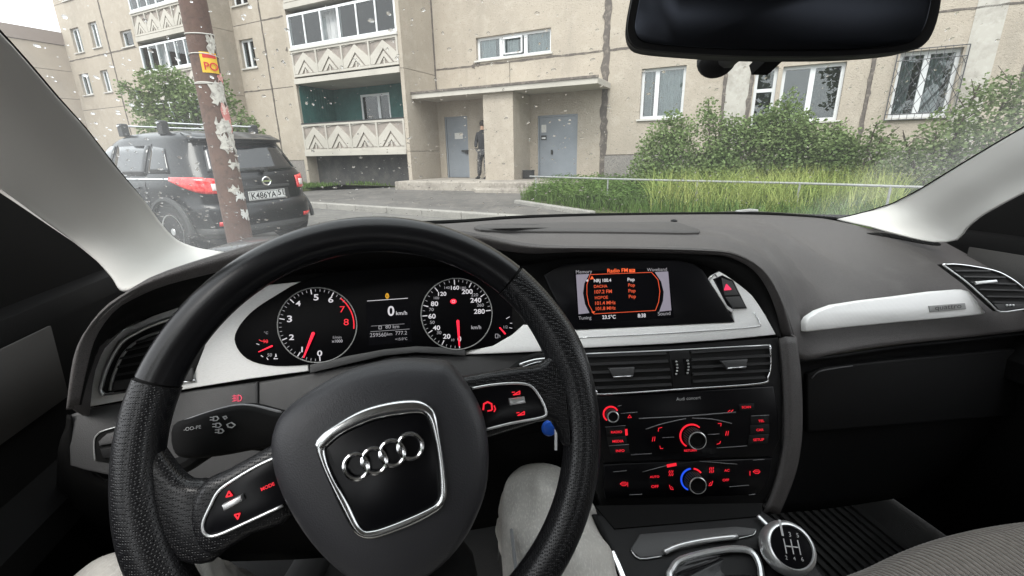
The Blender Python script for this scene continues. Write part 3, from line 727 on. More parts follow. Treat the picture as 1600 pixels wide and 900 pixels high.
# ---- bushes and trees
def leafmass(mb, blobs, n, sz, flat=.5):
    vv, ff = mb.v, mb.f
    tot = sum(b[3] * b[4] * b[5] for b in blobs)
    for cx, cy_, cz, rx, ry, rz_ in blobs:
        for _ in range(int(n * rx * ry * rz_ / tot)):
            u = rnd.uniform(-1, 1); a = rnd.uniform(0, 6.283); r = rnd.random() ** .45
            r *= 1 + .22 * math.sin(a * 3 + cx * 7) * math.cos(u * 4 + cz * 5)
            s_ = math.sqrt(1 - u * u)
            p = V3((cx + rx * r * s_ * math.cos(a), cy_ + ry * r * s_ * math.sin(a), cz + rz_ * r * u))
            k = sz * rnd.uniform(.6, 1.35)
            e = V3((rnd.gauss(0, 1), rnd.gauss(0, 1), rnd.gauss(0, flat))).normalized() * k
            f = e.cross(V3((rnd.gauss(0, 1), rnd.gauss(0, 1), rnd.gauss(0, 1)))).normalized() * k * .38
            b = len(vv); vv += [p - e * .5, p + f, p + e * .6, p - f]; ff += [(b, b + 1, b + 2, b + 3)]
def shrub(name, label, base, blobs, n, sz, mt, group, cat='bush', stems=5, trunk_r=.03):
    root = thing(name, base, label, cat, group)
    mb = MB(); leafmass(mb, [(base.x + b[0], base.y + b[1], base.z + b[2], b[3], b[4], b[5]) for b in blobs], n, sz)
    mb.build('foliage', mt, root)
    st = MB()
    for k in range(stems):
        b = blobs[k % len(blobs)]
        end = base + V3((b[0], b[1], b[2] + b[5] * .5)); mid = base.lerp(end, .5) + V3((rnd.uniform(-.15, .15), rnd.uniform(-.15, .15), 0))
        p0 = base + V3((rnd.uniform(-.12, .12), rnd.uniform(-.12, .12), 0))
        st.tube(crv([p0, p0.lerp(mid, .5), mid, end], 3, False), [trunk_r * (1 - .07 * i) for i in range(10)], 5)
        for q_ in range(3):
            a = mid.lerp(end, rnd.random()); d_ = V3((rnd.uniform(-1, 1), rnd.uniform(-1, 1), rnd.uniform(.2, 1))) * b[3] * .8
            st.tube([a, a + d_], [trunk_r * .35, trunk_r * .15], 4)
    st.build('stems', M['bark'], root)
    return root
def gp(px, depth, z=-1.0): # ground point below a pixel column at a depth
    d = ray(px, 290); p = d * (depth / d.y); return V3((p.x, p.y, z))
GB = 'bushes under the ground floor windows'
shrub('lilac_bush', 'low dark rounded bush at the end of the row, nearest the porch', gp(1040, 10.4), [(-.5, 0, .5, .42, .5, .55), (.05, 0, .85, .6, .5, .6), (.0, -.3, .35, .65, .5, .4), (.3, .1, 1.4, .38, .4, .4), (-.15, .1, 1.3, .4, .3, .4), (-.45, .1, 1.05, .25, .3, .3), (.05, .1, 1.7, .2, .2, .22)], 8200, .06, M['lilac'], GB)
shrub('lilac_bush', 'leafy green bush right beside the low dark bush', gp(1120, 10.3), [(-.3, 0, .7, .5, .5, .6), (.2, 0, 1.0, .6, .5, .6), (0, -.3, .5, .7, .5, .5), (-.3, .1, 1.6, .3, .35, .4), (-.35, .1, 1.95, .12, .14, .22), (.35, .1, 1.4, .35, .4, .35), (.05, .1, 1.55, .18, .2, .25)], 8000, .06, M['lilac'], GB)
shrub('lilac_bush', 'tallest bush in front of the wide white window', gp(1212, 10.0), [(0, 0, .8, .75, .6, .75), (.1, 0, 1.3, .6, .5, .55), (-.4, .1, 1.25, .5, .5, .5), (.5, 0, 1.0, .5, .5, .55), (.0, 0, 1.8, .3, .3, .34), (-.35, 0, 1.65, .28, .3, .28), (.4, 0, 1.55, .22, .25, .26), (.05, 0, 2.12, .10, .1, .16)], 11500, .06, M['lilac'], GB)
shrub('lilac_bush', 'lower bush between the tallest bush and the dark wall seam', gp(1292, 9.6), [(0, 0, .7, .6, .5, .6), (.3, 0, .95, .38, .4, .4), (-.2, 0, 1.1, .36, .4, .4), (.05, 0, 1.35, .15, .2, .2)], 5600, .06, M['lilac'], GB)
shrub('loose_shrub', 'loose pale shrub with open twigs below the barred window', gp(1490, 7.4), [(-.75, .2, .85, .5, .4, .3), (-.25, .1, .6, .6, .5, .5), (0, .2, 1.25, .55, .45, .4), (.45, 0, 1.0, .6, .5, .5), (.7, .2, 1.75, .45, .4, .35), (.1, .1, 1.75, .3, .3, .3), (1.2, 0, 1.5, .7, .5, .7), (-.5, 0, 1.1, .35, .3, .25)], 8000, .055, M['lilac2'], None, stems=9)
shrub('loose_shrub', 'thin young shrub at the foot of the dark wall seam', gp(1358, 9.0), [(0, 0, .5, .4, .4, .4), (.05, 0, 1.0, .3, .3, .35), (-.1, 0, 1.35, .15, .15, .2)], 1400, .06, M['lilac2'], None)
tb = gp(330, 13.4, -1.0)
TR = [(-1.35, 0, 2.55, .5, .5, .45), (-.6, 0, 3.0, .62, .6, .5), (-.9, 0, 1.9, .75, .7, .6), (.05, 0, 2.5, .7, .6, .6), (.75, 0, 2.55, .5, .5, .5), (1.25, 0, 1.75, .5, .5, .6), (.3, 0, 1.4, .8, .7, .6), (-1.8, 0, 2.95, .28, .28, .22), (1.75, 0, 1.25, .2, .2, .5), (.9, 0, 3.05, .2, .2, .25), (-1.2, 0, 3.1, .3, .3, .3), (-.4, 0, 1.2, .8, .6, .5)]
shrub('small_tree', 'small loose leafed tree behind the parked black car', tb, TR, 11000, .085, M['tree'], None, cat='tree', stems=10, trunk_r=.06)
# trees on the near side of the street that the windows mirror
for k, (x, y, s_) in enumerate(((-7, -13, 1.2), (2, -16, 1.4), (11, -12, 1.3))):
    shrub('street_tree', ['street tree behind the car on the driver side', 'street tree straight behind the car', 'street tree behind the car on the passenger side'][k], V3((x, y, GR)), [(a * 1.6 * s_, b + rnd.uniform(-1, 1), c * 2.2 * s_ + 1, rx * 1.9 * s_, rx * 1.9 * s_, rz_ * 2 * s_) for a, b, c, rx, ry, rz_ in TR], 2600, .42, M['tree'], None, cat='tree', stems=10, trunk_r=.16)

# ---- pole with pasted notices
pb = atz(377, 384, GR); pb = V3((pb.x * 4.75 / pb.y, 4.75, GR)); PR = .124
pole = thing('utility_pole', pb, 'brown painted concrete pole covered in torn paper notices', 'pole')
mb = MB(); mb.lathe(pb + CZ * -.05, CZ, [(PR * (1 - .010 * k), k * .35) for k in range(30)], 24); mb.build('pole_shaft', M['pole'], pole, smooth=True)
def prad(z): return PR * (1 - .010 * (z - pb.z + .05) / .35)
pcam = math.atan2(-pb.y, -pb.x)          # direction from pole to camera
def poster(a0, a1, z0, z1, mt, name='paper_notice', ragged=0., h=.004, label=None, parent=None):
    n = 7; mb = MB(); rows = []
    zz = [z0 + (z1 - z0) * i / 6 for i in range(7)]
    front = []; 
    for j, z in enumerate(zz):
        row = []
        for i in range(n + 1):
            a = a0 + (a1 - a0) * i / n
            if ragged and (i in (0, n)): a += rnd.uniform(-ragged, ragged)
            z_ = z + (rnd.uniform(-ragged, ragged) * .35 if ragged and j in (0, 6) else 0)
            r = prad(z) + h + (rnd.uniform(0, .004) if ragged else 0)
            row.append(pb + V3((math.cos(pcam + a) * r, math.sin(pcam + a) * r, 0)) + CZ * (z_ - pb.z))
        rows.append(row)
    mb.grid(rows)
    return mb.build(name, mt, parent or pole, thick=.002, label=label)
def pz(py): # height on the pole at a picture row
    d = ray(340, py); t_ = pb.y / d.y; return d.z * t_
# +angle is towards the picture's right
poster(-.28, 1.0, pz(116), pz(84), M['yellow'], 'poster', label='yellow poster with red letters')
poster(-.1, .9, pz(93), pz(86), M['red_ink'], 'poster_print', h=.0055); 
pd_ = V3((math.cos(pcam + .36), math.sin(pcam + .36), 0)); pe_ = V3((-pd_.y, pd_.x, 0)); pr = prad(pz(105))
plp = (pb + pd_ * (pr + .012), pd_)
po = pb + pd_ * (pr + .006) + CZ * (pz(112) - pb.z) - pe_ * .06
mbp = text('poster_print', 'PO', po, po + pe_ * .12, plp, M['red_ink'], pole, 1.0, .004, True)
poster(-.05, 1.15, pz(165), pz(128), M['paper_dirty'], ragged=.12); poster(.7, 1.45, pz(128), pz(117), M['pinkpaper'], ragged=.08)
poster(.5, 1.5, pz(207), pz(166), M['pinkpaper'], ragged=.1, h=.003); poster(.0, 1.3, pz(236), pz(214), M['paper_dirty'], ragged=.16, h=.006); poster(-.1, 1.1, pz(211), pz(190), M['paper_dirty'], ragged=.14, h=.006)
poster(.3, 1.4, pz(262), pz(253), M['paper_dirty'], ragged=.16); poster(.35, 1.2, pz(312), pz(302), M['paper'], ragged=.1); poster(.5, 1.2, pz(341), pz(331), M['paper'], ragged=.1)
poster(.4, 1.2, pz(80), pz(60), M['paper_dirty'], ragged=.14); poster(-.1, .7, pz(300), pz(293), M['paper_dirty'], ragged=.1)
for py, tilt in ((130, .015), (134, -.02), (54, .01), (88, -.01)):
    z = pz(py); r = prad(z) + .004
    mb = MB(); mb.tube([pb + V3((math.cos(k / 24 * 6.283) * r, math.sin(k / 24 * 6.283) * r, z - pb.z + tilt * math.sin(k / 24 * 6.283))) for k in range(24)], .005, 5, True); mb.build('wire_band', M['wire'], pole)

# ---- parked black car seen from behind
SA = rad(25.7); f_, l_ = V3((-math.cos(SA), math.sin(SA), 0)), V3((math.sin(SA), math.cos(SA), 0))
SO = V3((-3.12, 5.92, GR))
suv = thing('parked_car', SO + f_ * 2, 'black five door car parked along the kerb with roof bars and red tail lamps', 'car')
SK = .99
def SP(x, y, z): return SO + (f_ * x + l_ * y + CZ * z) * SK
RG = [(.22, .14, 4.0, .78), (.30, .04, 4.1, .86), (.45, .0, 4.18, .875), (.58, .0, 4.18, .88), (.635, .03, 4.16, .88), (.665, .085, 4.12, .88), (.80, .085, 4.0, .882), (.90, .095, 3.7, .88), (.96, .115, 3.25, .865), (1.02, .16, 2.98, .835), (1.2, .27, 2.7, .775), (1.38, .385, 2.35, .70), (1.425, .36, 2.25, .685), (1.46, .40, 2.15, .665), (1.51, .55, 1.98, .60), (1.545, .85, 1.75, .42)]
EX = 5.
def ringv(z):
    for a, b in zip(RG, RG[1:]):
        if a[0] <= z <= b[0]:
            k = (z - a[0]) / (b[0] - a[0]); return [a[i] + (b[i] - a[i]) * k for i in range(4)]
    return list(RG[-1] if z > RG[-1][0] else RG[0])
def sgp(v, e): return math.copysign(abs(v) ** e, v)
def surf(th, z, h=0.):
    """th: 0 = middle of the rear, -pi/2 = left flank"""
    def p(th, z):
        _, xr, xf, hw = ringv(z); xc, a = (xr + xf) / 2, (xf - xr) / 2
        return SP(xc - a * sgp(math.cos(th), 2 / EX), hw * sgp(math.sin(th), 2 / EX), z)
    q = p(th, z)
    if h:
        n = (p(th + .01, z) - p(th - .01, z)).cross(p(th, z + .01) - p(th, z - .01)).normalized()
        c = SP(2, 0, .8)
        if n.dot(q - c) < 0: n = -n
        q = q + n * h
    return q
def thy(y, z): _, xr, xf, hw = ringv(z); return math.copysign(math.asin(min(1, (abs(y) / hw) ** (EX / 2))), y)
def thx(x, z, side=-1): _, xr, xf, hw = ringv(z); xc, a = (xr + xf) / 2, (xf - xr) / 2; c = (xc - x) / a; return side * math.acos(max(-1, min(1, sgp(c, EX / 2))))
mb = MB(); NT = 96; rows = []
for z, *_ in RG: rows.append([surf(-math.pi + 2 * math.pi * i / NT, z) for i in range(NT + 1)])
mb.grid(rows); mb.add(rows[-1][:-1], [tuple(range(NT))]); mb.add(rows[0][:-1], [tuple(range(NT - 1, -1, -1))])
fix_normals(mb.build('body', M['carpaint'], suv, smooth=True, ang=40))
def patch(name, mt, thf, z0f, z1f, nu=14, nv=5, h=.006, parent=None, u0=0., u1=1., label=None):
    """thf(u,z) gives the angle; z0f(u), z1f(u) the lower and upper edge"""
    rows = []
    for j in range(nv + 1):
        row = []
        for i in range(nu + 1):
            u = u0 + (u1 - u0) * i / nu; z = z0f(u) + (z1f(u) - z0f(u)) * j / nv; row.append(surf(thf(u, z), z, h))
        rows.append(row)
    m_ = MB(); m_.grid(rows); o = fix_normals(m_.build(name, mt, parent or suv, smooth=True)); k = o.modifiers.new('sol', 'SOLIDIFY'); k.thickness = .006; k.offset = 0
    if label: o['label'] = label
    return o
lin = lambda a, b: (lambda u: a + (b - a) * u)
patch('rear_window', M['carglass'], lambda u, z: thy((-.62 + 1.24 * u) * (1 - .22 * max(0, (z - 1.0) / .4)), z), lambda u: .985 + .05 * (1 - (2 * u - 1) ** 2) * -.4 + .05, lambda u: 1.375 - .05 * (2 * u - 1) ** 4, 18, 6)
# roof spoiler
mb = MB(); mb.grid([[SP(.34 - .06 * (1 - f * f) + .1 * f * f, f * .62, 1.395) for f in [k / 8 - 1 for k in range(17)]], [SP(.34 - .08 * (1 - f * f) + .1 * f * f, f * .62, 1.43) for f in [k / 8 - 1 for k in range(17)]], [SP(.62, f * .60, 1.535 - .03 * f * f) for f in [k / 8 - 1 for k in range(17)]]])
mb.build('roof_spoiler', M['carpaint'], suv, smooth=True, thick=.02)
for sd in (-1, 1):
    patch('quarter_window', M['carglass'], lambda u, z: thx(.62 + .42 * u + (z - 1.0) * (.55 * (1 - u)), z, sd), lambda u: 1.03, lambda u: 1.32 + .03 * u, 8, 4)
    patch('side_window', M['carglass'], lambda u, z: thx(1.12 + .72 * u, z, sd), lambda u: 1.0, lambda u: 1.36, 8, 4)
    patch('side_window', M['carglass'], lambda u, z: thx(1.92 + .75 * u - (z - 1.0) * .9 * u, z, sd), lambda u: .985, lambda u: 1.37, 8, 4)
    patch('belt_trim', M['chrome'], lambda u, z: thx(.62 + 2.0 * u, z, sd), lambda u: .955, lambda u: .972, 16, 1, .008)
    def lampth(u, z, sd=sd):
        a, b = thx(.62, z, sd), thy(sd * .50, z); return a + (b - a) * u
    tl = patch('tail_lamp', M['lamp_red'], lampth, lambda u: .945 - .16 * math.sin(min(u * 2.2, 1.57)), lambda u: .985 - .02 * u - .05 * max(0, u - .6), 16, 5, .014)
    patch('reversing_lamp', M['lamp_clear'], lampth, lambda u: .82, lambda u: .90, 5, 3, .022, tl, .76, .93)
    patch('fog_reflector', M['lamp_red'], lambda u, z: thy(sd * (.48 + .18 * u), z), lambda u: .40, lambda u: .45, 6, 2, .008)
    mr = MB(); c = SP(2.55, sd * .99, 1.0); mr.lathe(c - l_ * .09, l_, [(.03, 0), (.085, .03), (.1, .09), (.085, .15), (.02, .18)], 12); mr.build('wing_mirror', M['carpaint'], suv, smooth=True)
    for xw in (.72, 3.35):
        tb_ = MB(); c = SP(xw, sd * .73, .33); tb_.lathe(c, l_ * sd, [(.2, -.1), (.31, -.1), (.335, -.06), (.335, .1), (.31, .14), (.2, .145)], 28); wh = tb_.build('wheel', M['tyre'], suv, smooth=True)
        rm = MB(); rm.lathe(c, l_ * sd, [(.215, .10), (.215, .15), (.19, .14), (.06, .12), (.04, .15)], 20)
        rm.build('wheel_rim', M['satin'], wh, smooth=True)
patch('plate_recess', M['carplastic'], lambda u, z: thy(-.34 + .68 * u, z), lambda u: .655, lambda u: .80, 10, 3, .006)
PN = -f_; pc = SP(.055, .0, .725)
plate_pl = (pc, PN)
mb = MB(); mb.slab([pc + l_ * a + CZ * b for a, b in ((-.26, -.057), (.26, -.057), (.26, .057), (-.26, .057))], PN, .012, .003); plo = mb.build('number_plate', M['plate'], suv)
mb = MB()
for a, b, c2, d2 in ((-.252, -.05, .252, -.045), (-.252, .045, .252, .05), (-.252, -.05, -.248, .05), (.248, -.05, .252, .05), (.135, -.05, .139, .05)):
    mb.box8(pc + l_ * a + CZ * b + PN * .0, l_ * (c2 - a), CZ * (d2 - b), PN * .002)
mb.build('plate_border', M['ink'], plo)
text('plate_number', 'K486YA', pc + l_ * -.232 + CZ * -.036, pc + l_ * .122 + CZ * -.036, plate_pl, M['ink'], plo, 1.0, .003, True)
text('plate_region', '51', pc + l_ * .15 + CZ * -.018, pc + l_ * .235 + CZ * -.018, plate_pl, M['ink'], plo, .95, .003, True)
bc = SP(.06, 0, .90)
mb = MB(); mb.tube([bc + PN * .02 + l_ * math.cos(k / 20 * 6.283) * .055 + CZ * math.sin(k / 20 * 6.283) * .05 for k in range(20)], .010, 6, True); mb.boxc(bc + PN * .02, l_ * .14, CZ * .022, PN * .016); mb.build('badge', M['chrome'], suv, smooth=True)
mb = MB(); mb.boxc(SP(.075, 0, .835), l_ * .7, CZ * .03, PN * .03); mb.build('tailgate_handle', M['carplastic'], suv)
mb = MB(); mb.tube([SP(.17, .05, 1.045), SP(.175, -.2, 1.06), SP(.185, -.48, 1.075)], [.016, .01, .006], 6); mb.lathe(SP(.10, .05, 1.04), -f_ * -1, [(.03, -.02), (.03, .05), (.015, .08)], 10); mb.build('rear_wiper', M['carplastic'], suv)
mb = MB(); mb.boxc(SP(.33, 0, 1.41), l_ * .24, CZ * .02, PN * .03); mb.build('high_brake_lamp', M['lamp_red'], suv)
mb = MB(); mb.grid([[surf(-math.pi / 2 * .999 + math.pi * .999 * i / 30, z, .004) for i in range(31)] for z in (.24, .30, .37)]); fix_normals(mb.build('lower_bumper', M['carplastic'], suv, smooth=True, thick=.004))
for xb in (.95, 1.85):
    mb = MB(); mb.tube([SP(xb, -.66, 1.625), SP(xb, .66, 1.625)], .019, 8, squash=(CZ, .6)); rb = mb.build('roof_bar', M['alu_roof'], suv, smooth=True)
    for sd in (-1, 1):
        q = MB(); q.slab([SP(xb - .05, sd * .60 - .04, 1.655), SP(xb + .05, sd * .60 - .04, 1.655), SP(xb + .05, sd * .60 + .04, 1.655), SP(xb - .05, sd * .60 + .04, 1.655)], CZ, .16, .02); q.build('bar_foot', M['carplastic'], rb)

def shut(P, name='shut_line'):
    mb = MB(); mb.tube(P, .0045, 5); mb.build(name, M['ink'], suv)
shut([surf(thy(y_, z_), z_, .002) for y_, z_ in [(-.68, .98), (-.66, .90), (-.60, .82), (-.56, .70), (-.50, .655), (0, .645), (.50, .655), (.56, .70), (.60, .82), (.66, .90), (.68, .98)]])
for sd in (-1, 1):
    shut([surf(thx(.18 + .1 * k, .625 - .02 * k, sd), .625 - .02 * k, .002) for k in range(5)])
    shut([surf(thx(1.08, z_, sd), z_, .002) for z_ in (.34, .5, .7, .9, 1.1, 1.3, 1.38)]); shut([surf(thx(1.88, z_, sd), z_, .002) for z_ in (.34, .5, .7, .9, 1.1, 1.3, 1.38)]); shut([surf(thx(2.85 - .2 * max(0, z_ - .9), z_, sd), z_, .002) for z_ in (.34, .5, .7, .9)])
    shut([surf(thx(1.08 + .25 * k, .33, sd), .33, .002) for k in range(8)])
    for xw in (1.2, 2.05): mb = MB(); a_ = surf(thx(xw, .86, sd), .86, .014); b_ = surf(thx(xw + .2, .86, sd), .86, .014); mb.tube([a_, b_], .014, 6); mb.build('door_handle', M['carpaint'], suv, smooth=True)
    mb = MB(); c = SP(.72, sd * .885, .33); mb.tube([c + (f_ * math.cos(k / 16 * math.pi) + CZ * math.sin(k / 16 * math.pi)) * .40 * SK for k in range(17)], .03, 6); mb.build('wheel_arch', M['carplastic'], suv, smooth=True)
# ---- person by the porch door
def skinmesh(name, J, E, mt, parent, sub=2, root=0):
    """J: joints (point, rx, ry); E: bones"""
    me = D.meshes.new(name); r = parent
    while r.parent: r = r.parent
    off = V3((0, 0, EYE)) - r.location
    me.from_pydata([V3(j[0]) + off for j in J], E, []); o = D.objects.new(name, me); COL.objects.link(o); o.parent = parent
    o.modifiers.new('skin', 'SKIN')
    for i, sv in enumerate(me.skin_vertices[0].data): sv.radius = (J[i][1], J[i][2] if len(J[i]) > 2 else J[i][1]); sv.use_root = i == root
    k = o.modifiers.new('sub', 'SUBSURF'); k.levels = k.render_levels = sub
    o.data.materials.append(mt)
    bpy.context.view_layer.update(); dg = bpy.context.evaluated_depsgraph_get()
    nm = D.meshes.new_from_object(o.evaluated_get(dg)); o.modifiers.clear(); o.data = nm; nm.name = name
    if not nm.materials: nm.materials.append(mt)
    nm.polygons.foreach_set('use_smooth', [True] * len(nm.polygons))
    return o
ppos = hit(757, 277, (W(0, .75, 0), FN)); ppos.z = -.775
pe = thing('person', ppos, 'person in dark patterned clothes standing half hidden behind the porch pillar', 'person')
def PP(a, b, h): return ppos + FU * a + FN * b + CZ * h
J = [(PP(0, 0, .93), .14, .11), (PP(.0, 0, 1.15), .13, .1), (PP(0, .0, 1.38), .17, .11), (PP(0, .01, 1.50), .055), (PP(.02, .03, 1.62), .085, .10), (PP(.02, .03, 1.72), .07, .085),
     (PP(-.19, 0, 1.40), .055), (PP(-.24, .05, 1.12), .045), (PP(-.16, .22, 1.0), .035), (PP(.19, 0, 1.40), .055), (PP(.22, .06, 1.12), .045), (PP(.14, .22, 1.02), .035),
     (PP(-.1, 0, .85), .095), (PP(-.14, .04, .48), .065), (PP(-.2, -.02, .08), .05), (PP(.1, 0, .85), .095), (PP(.1, .04, .48), .065), (PP(.1, .0, .08), .05)]
Eb = [(0, 1), (1, 2), (2, 3), (3, 4), (4, 5), (2, 6), (6, 7), (7, 8), (2, 9), (9, 10), (10, 11), (0, 12), (12, 13), (13, 14), (0, 15), (15, 16), (16, 17)]
bd_ = skinmesh('body', J, Eb, M['jacket2'], pe); bd_.data.materials.append(M['skin'])
for p_ in bd_.data.polygons:
    if p_.center.z > 1.5: p_.material_index = 1
skinmesh('trousers', [(j[0], j[1] * 1.22) for j in [J[0], J[12], J[13], (PP(-.19, -.01, .12), .06), J[15], J[16], (PP(.1, 0, .12), .06)]], [(0, 1), (1, 2), (2, 3), (0, 4), (4, 5), (5, 6)], M['jacket'], pe)
skinmesh('jacket', [(j[0], j[1] * 1.25, (j[2] if len(j) > 2 else j[1]) * 1.3) for j in [J[0], J[1], J[2], J[6], J[7], (PP(-.16, .21, 1.0), .042), J[9], J[10], (PP(.14, .21, 1.02), .042)]], [(0, 1), (1, 2), (2, 3), (3, 4), (4, 5), (2, 6), (6, 7), (7, 8)], M['jacket2'], pe)
mb = MB(); mb.lathe(PP(.02, .01, 1.58), CZ, [(.07, 0), (.105, .05), (.115, .12), (.095, .18), (.04, .215)], 14); mb.build('hair', M['hair'], pe, smooth=True)
for sd in (-1, 1):
    mb = MB(); b0 = PP(-.2 if sd < 0 else .1, 0, 0); mb.lathe(b0 + FN * .05 + CZ * .0, CZ, [(.06, 0), (.065, .03), (.05, .08), (.03, .1)], 12); mb.tube([b0 + CZ * .035, b0 + FN * .2 + CZ * .03], [.05, .035], 8); mb.build('shoe', M['shoe'], pe, smooth=True)

# ================================================================== THE CAR WE SIT IN
cab = thing('car', C(.37, .0, GR), 'interior of the car we sit in: dark grey dashboard, silver trim, pale pillars, windscreen', 'car')
def plane(p, n): return (p, n.normalized())
PL_CL = plane(atc(600, 490, .63), C(0, -.94, .34))
PL_ST = plane(aty(1050, 470, .63), V3((0, -.957, .29)))
PL_PA = plane(atc(1400, 490, .575), C(0, -.965, .26))
NST, NCL, NPA = PL_ST[1], PL_CL[1], PL_PA[1]
def slabpx(name, P, pl, depth, mt, parent=None, bev=.0015, n=0, smooth=True, label=None, h=0., ang=50):
    mb = MB(); q = shift(pl, h); mb.slab(pxs(P, q, n), pl[1], depth, bev)
    return mb.build(name, mt, parent or cab, smooth=smooth, ang=ang, label=label)
def linepx(name, P, pl, r, mt, parent=None, n=4, closed=False, h=0., seg=8):
    mb = MB(); q = shift(pl, h); mb.tube([hit(p[0], p[1], q) for p in (crv(P, n, closed) if n else P)], r, seg, closed)
    return mb.build(name, mt, parent or cab, smooth=True, ang=180)
def surface(name, rows, mt, parent=None, n=32, k=5, thick=.006, smooth_rows=True):
    R_ = [resample(crv(r, 6, False), n) for r in rows]
    if smooth_rows and len(R_) > 2:
        cols_ = [crv([r[i] for r in R_], k, False) for i in range(n)]
        R_ = [[V3(c[j]) for c in cols_] for j in range(len(cols_[0]))]
    mb = MB(); mb.grid(R_)
    return fix_normals(mb.build(name, mt, parent or cab, smooth=True, ang=180, thick=thick))

# ---- dashboard pad -------------------------------------------------
ctrl = [  # columns from left to right: base (px,py,yc), crest (px,py,yc)
    ((130, 650, .60), (103, 640, .53)), ((140, 575, .61), (117, 550, .535)), ((172, 515, .63), (149, 497, .54)), ((220, 468, .66), (199, 455, .55)),
    ((275, 436, .72), (250, 428, .56)), ((375, 401, .80), (345, 397, .575)), ((470, 372, .88), (450, 370, .58)), ((600, 356, .93), (600, 353, .59)),
    ((720, 348, .95), (730, 362, .59)), ((800, 342, .96), (820, 381, .59)), ((900, 338, .965), (900, 386, .59)), ((1000, 336, .965), (1000, 387, .58)),
    ((1100, 335, .96), (1097, 390, .56)), ((1150, 335, .95), (1146, 396, .545)), ((1200, 336, .94), (1193, 422, .53)), ((1240, 338, .93), (1222, 470, .525)),
    ((1270, 340, .92), (1240, 525, .53)), ((1290, 342, .91), (1252, 562, .555)), ((1330, 350, .88), (1310, 551, .56)), ((1400, 366, .83), (1400, 538, .565)),
    ((1460, 377, .78), (1500, 528, .57)), ((1525, 384, .75), (1600, 517, .57)), ((1600, 408, .68), (1720, 505, .56)), ((1690, 440, .62), (1850, 490, .53))]
base = [atc(*a) for a, b in ctrl]; crest = [atc(*b) for a, b in ctrl]
rows = [[], [], [], [], []]
for i, (a, b) in enumerate(zip(base, crest)):
    pas = i >= 17                        # passenger side: rounded front; driver side: long flat hood
    up_ = .035 if pas else .0
    for j, k in enumerate((0, .35, .62, .85, 1)):
        p = a.lerp(b, k)
        bulge = {0: 0, .35: .6, .62: 1.0, .85: .8, 1: 0}[k]
        rows[j].append(p + CZ * (.030 if pas else .004) * bulge + (CY * -.012 * bulge if pas else V3()))
dash = surface('dashboard', rows, M['dash'], n=110, k=5, thick=-.006)
# rounded lip of the instrument hood and the black recess behind it
lip = [(124, 632, .535), (135, 579, .54), (149, 529, .545), (178, 487, .55), (213, 465, .56), (262, 445, .565), (345, 424, .58), (450, 398, .585), (600, 383, .595), (730, 384, .595), (820, 396, .595), (900, 394, .595), (1000, 395, .585), (1097, 398, .565), (1142, 403, .55), (1183, 428, .535), (1209, 476, .53), (1222, 530, .53)]
crest_h = crest[:17]
lip3 = [atc(*q) for q in lip]
n_ = 90
L0 = resample(crv(crest_h, 6, False), n_); L2 = resample(crv(lip3, 6, False), n_)
L1 = [a.lerp(b, .5) + CY * -.006 + CZ * .003 for a, b in zip(L0, L2)]
cols_ = [crv([a, b, c], 5, False) for a, b, c in zip(L0, L1, L2)]
mb = MB(); mb.grid([[V3(c[j]) for c in cols_] for j in range(len(cols_[0]))]); fix_normals(mb.build('hood_lip', M['dash'], dash, smooth=True, ang=180, thick=.004))
fascia = [hit(px, py, PL_CL) for px, py in ((131, 634), (142, 590), (160, 545), (190, 517), (240, 492), (345, 462), (450, 432), (600, 420), (730, 416))] + [hit(px, py, PL_ST) for px, py in ((820, 414), (890, 403), (1000, 404), (1070, 407), (1110, 418), (1140, 434), (1175, 462), (1195, 492), (1215, 526))]
L3 = resample(crv(fascia, 6, False), n_)
mb = MB(); mb.grid([[p for p in L2], [a.lerp(b, .5) for a, b in zip(L2, L3)], [p for p in L3]]); fix_normals(mb.build('hood_recess', M['blk'], dash, smooth=True, ang=180, thick=-.003))
# black backing behind cluster and screen
mb = MB(); mb.slab(pxs([(120, 645), (140, 560), (200, 490), (330, 440), (600, 395), (760, 395), (850, 400), (850, 560), (480, 600)], shift(PL_CL, -.012)), NCL, .02); mb.build('cluster_backing', M['blk'], dash)
mb = MB(); mb.slab(pxs([(800, 400), (1100, 395), (1150, 420), (1190, 470), (1216, 528), (1215, 550), (900, 560), (800, 540)], shift(PL_ST, -.012)), NST, .02); mb.build('screen_backing', M['blk'], dash)
# speaker cover on the pad, with its little sensor, and the side defroster: laid on the pad's own surface
from mathutils.bvhtree import BVHTree
_off = cab.location - V3((0, 0, EYE))
BV = BVHTree.FromPolygons([v.co + _off for v in dash.data.vertices], [tuple(p.vertices) for p in dash.data.polygons])
def onpad(px, py, h=0.0):
    d = ray(px, py).normalized(); q = BV.ray_cast(V3((0, 0, 0)), d)
    if q[0] is None: return atc(px, py, .9)
    n = q[1] if q[1].z > 0 else -q[1]
    return q[0] + n * h
def padplate(name, P, h, mt, parent, n=3):
    P = crv(P, n); c = (sum(p[0] for p in P) / len(P), sum(p[1] for p in P) / len(P))
    rings = [[onpad(x, y, -.004) for x, y in P], [onpad(x, y, h * .6) for x, y in P], [onpad(c[0] + (x - c[0]) * .985, c[1] + (y - c[1]) * .93, h) for x, y in P], [onpad(c[0] + (x - c[0]) * .5, c[1] + (y - c[1]) * .5, h * 1.15) for x, y in P]]
    mb = MB(); mb.grid([q + q[:1] for q in rings]); mb.add(rings[-1], [tuple(range(len(P)))]); return fix_normals(mb.build(name, mt, parent, smooth=True, ang=40))
padplate('speaker_cover', [(745, 356), (800, 352.5), (900, 351), (1000, 350), (1052, 350), (1072, 355), (1092, 366), (1000, 365.5), (900, 364.5), (800, 364), (750, 362)], .005, M['cover'], dash)
